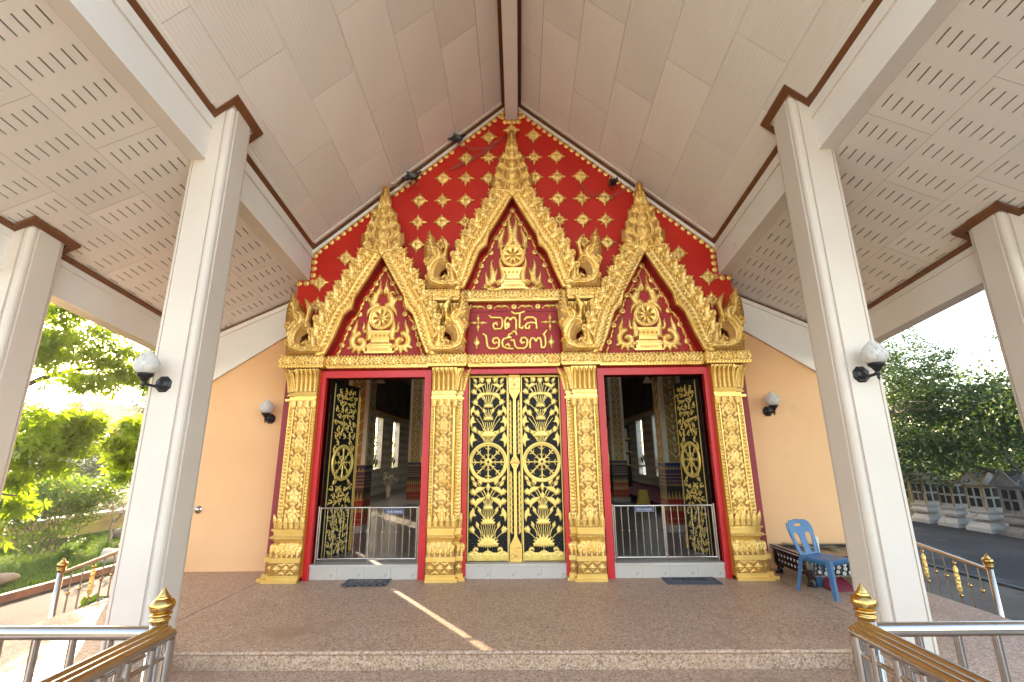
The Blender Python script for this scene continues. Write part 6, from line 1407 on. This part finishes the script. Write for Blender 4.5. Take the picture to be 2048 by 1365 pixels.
# white pillar, truck, temple building far behind the garden
t=thing('white_pillar','tall white pillar standing beyond the garden wall','pillar',(-20,19.6,-.6)); MB().box(-20.35,-19.65,19.3,19.9,-.6,-.2).box(-20.25,-19.75,19.4,19.8,-.2,2.6).box(-20.32,-19.68,19.33,19.87,2.6,2.75).build('shaft',WHITE,t)
VW=M('white_car_paint',(.75,.76,.78),.25,0,.03,3,coat=.6); VG=M('car_glass',(.02,.025,.03),.05,0,.1,3)
t=thing('pickup_truck','white pickup truck parked far beyond the garden','truck',(-41,44,-.6))
def T3(mb): return mb.xf(Matrix.Translation((-41,44,-.6))@Matrix.Rotation(R(20),4,'Z'))
T3(MB().box(-2.4,2.4,-.85,.85,.45,1.0).hexa([(-.9,-.82,1.0),(1.4,-.82,1.0),(1.4,.82,1.0),(-.9,.82,1.0)],[(-.6,-.7,1.75),(.7,-.7,1.75),(.7,.7,1.75),(-.6,.7,1.75)])).build('body',VW,t)
T3(MB().hexa([(-.75,-.84,1.05),(1.15,-.84,1.05),(1.15,-.80,1.05),(-.75,-.80,1.05)],[(-.52,-.73,1.66),(.62,-.73,1.66),(.62,-.69,1.66),(-.52,-.69,1.66)])).build('window',VG,t)
for x in (-1.5,1.5):
    for y in (-.8,.8): T3(MB().lathe([(0,-.1),(.36,-.1),(.36,.1),(0,.1)],(0,0,0),16).xf(Matrix.Translation((x,y,.36))@Matrix.Rotation(R(90),4,'X'))).build('wheel',IRON,t)
t=thing('temple_building','distant temple building with a steep red roof and white trim','building',(-46,52,-.6))
MB().box(-50,-44,50,60,-.6,4).build('wall',WHITE,t); MB().prism_xz([(-51,3.8),(-47,8.2),(-43,3.8)],49,61).build('roof',M('red_roof',(.42,.10,.04),.6,0,.15,2),t)
tr_=MB()
for a,b in (((-51.2,3.6),(-47,8.3)),((-47,8.3),(-42.8,3.6))): tr_.tube([(a[0],48.9,a[1]),(b[0],48.9,b[1])],.22,6)
tr_.build('roof_trim',WHITE,t)

# ------------------------------------------------------------------ row of small memorial shrines in the yard
SHW=M('shrine_white',(.38,.36,.33),.75,0,.12,3,bump=.1,bscale=12,stain=(3.5,.57,(.13,.12,.10))); SHT=M('shrine_trim',(.34,.20,.06),.6,.1,.3,8);SHG=M('shrine_ochre',(.30,.19,.07),.75,0,.25,3,stain=(3,.55,(.12,.08,.04))); SHO=M('shrine_old',(.17,.155,.14),.85,0,.35,3,bump=.3,bscale=10,stain=(3,.52,(.05,.05,.045)))
def shrine(y,mat,w,h,roof,label,x=14.25):
    t=thing('memorial_shrine',label,'shrine',(x,y,-.6),'small memorial shrines along the yard'); m=MB(); q=w/2
    for z0,z1,o0,o1 in ((-.6,-.48,.10,.10),(-.48,-.34,.08,.0),(-.34,-.24,-.05,-.05),(-.24,-.17,.06,.06),(-.17,-.05,.04,-.03),(-.05,.02,.03,.03)):
        m.hexa([(x-q-o0,y-q-o0,z0),(x+q+o0,y-q-o0,z0),(x+q+o0,y+q+o0,z0),(x-q-o0,y+q+o0,z0)],[(x-q-o1,y-q-o1,z1),(x+q+o1,y-q-o1,z1),(x+q+o1,y+q+o1,z1),(x-q-o1,y+q+o1,z1)])
    m.build('pedestal',mat,t); MB().box(x-q+.03,x+q-.03,y-q+.03,y+q-.03,.02,h).build('body',mat,t)
    tr_=MB()
    for sx in (-1,1):
        for sy in (-1,1): tr_.box(x+sx*(q-.03)-.018,x+sx*(q-.03)+.018,y+sy*(q-.03)-.018,y+sy*(q-.03)+.018,.02,h)
    tr_.box(x-q-.02,x+q+.02,y-q-.02,y+q+.02,h,h+.05).build('corner_trim',SHT if mat is not SHO else SHO,t)
    for (k,zz) in ((-1,.0),(1,.0)):
        for za,zb in ((.12,.36),(.42,.66)):
            if zb>h-.03: continue
            MB().box(x-q+.012,x-q+.031,y+k*.115-.07,y+k*.115+.07,za,zb).build('niche',BLACK,t)
            MB().box(x+k*.115-.07,x+k*.115+.07,y-q+.012,y-q+.031,za,zb).build('niche',BLACK,t)
    if roof:
        MB().prism_xz([(x-q-.06,h+.05),(x+q+.06,h+.05),(x,h+.05+roof)],y-q-.05,y+q+.05).build('roof',mat,t)
        g=MB()
        for yy in (y-q-.06,):
            g.tube([(x-q-.1,yy,h+.06),(x,yy,h+.09+roof)],.028,6); g.tube([(x+q+.1,yy,h+.06),(x,yy,h+.09+roof)],.028,6)
        rr=MB(); rr.prism_xz([(-q-.06,0),(q+.06,0),(0,roof)],-.02,.02); rr.xf(Matrix.Translation((x-q-.03,y,h+.05))@Matrix.Rotation(R(90),4,'Z')); rr.build('side_gable',mat,t)
        for s_ in (-1,1): g.tube([(x-q-.06,y+s_*(q+.1),h+.06),(x-q-.06,y,h+.09+roof)],.028,6)
        g.build('gilded_edge',SHT if mat is not SHO else SHO,t)
        MB().lathe([(.03,0),(.04,.05),(.015,.12),(.0,.24)],(x,y,h+.05+roof),8).build('finial',SHT if mat is not SHO else SHO,t)
for a in ((18.35,SHG,.58,.72,.34,'ochre memorial shrine at the far end of the row, half behind the column'),(17.1,SHW,.58,.74,.36,'white memorial shrine with orange trim, next to the ochre one'),(16.05,SHW,.54,.80,.0,'flat topped white memorial shrine with one dark panel'),(15.0,SHW,.60,.70,.40,'white memorial shrine with a golden pointed gable'),(13.95,SHO,.60,.72,.42,'grey weathered memorial shrine with small portraits'),(12.9,SHO,.60,.66,.38,'blackened memorial shrine nearest the outer column')): shrine(*a)
# ------------------------------------------------------------------ thin morning haze
hz = MB().box(-70,60,-70,80,-1.7,12.5)
hm = bpy.data.materials.new('haze_air'); hm.use_nodes = True; hn = hm.node_tree.nodes; hn.remove(hn['Principled BSDF'])
pv = hn.new('ShaderNodeVolumePrincipled'); pv.inputs['Density'].default_value = .0008; pv.inputs['Color'].default_value = (.95,.95,.95,1); pv.inputs['Anisotropy'].default_value = .55
hm.node_tree.links.new(pv.outputs[0], hn['Material Output'].inputs['Volume'])
ho = hz.build('haze', hm); ho['kind'] = 'stuff'; ho['label'] = 'thin bright haze in the air'
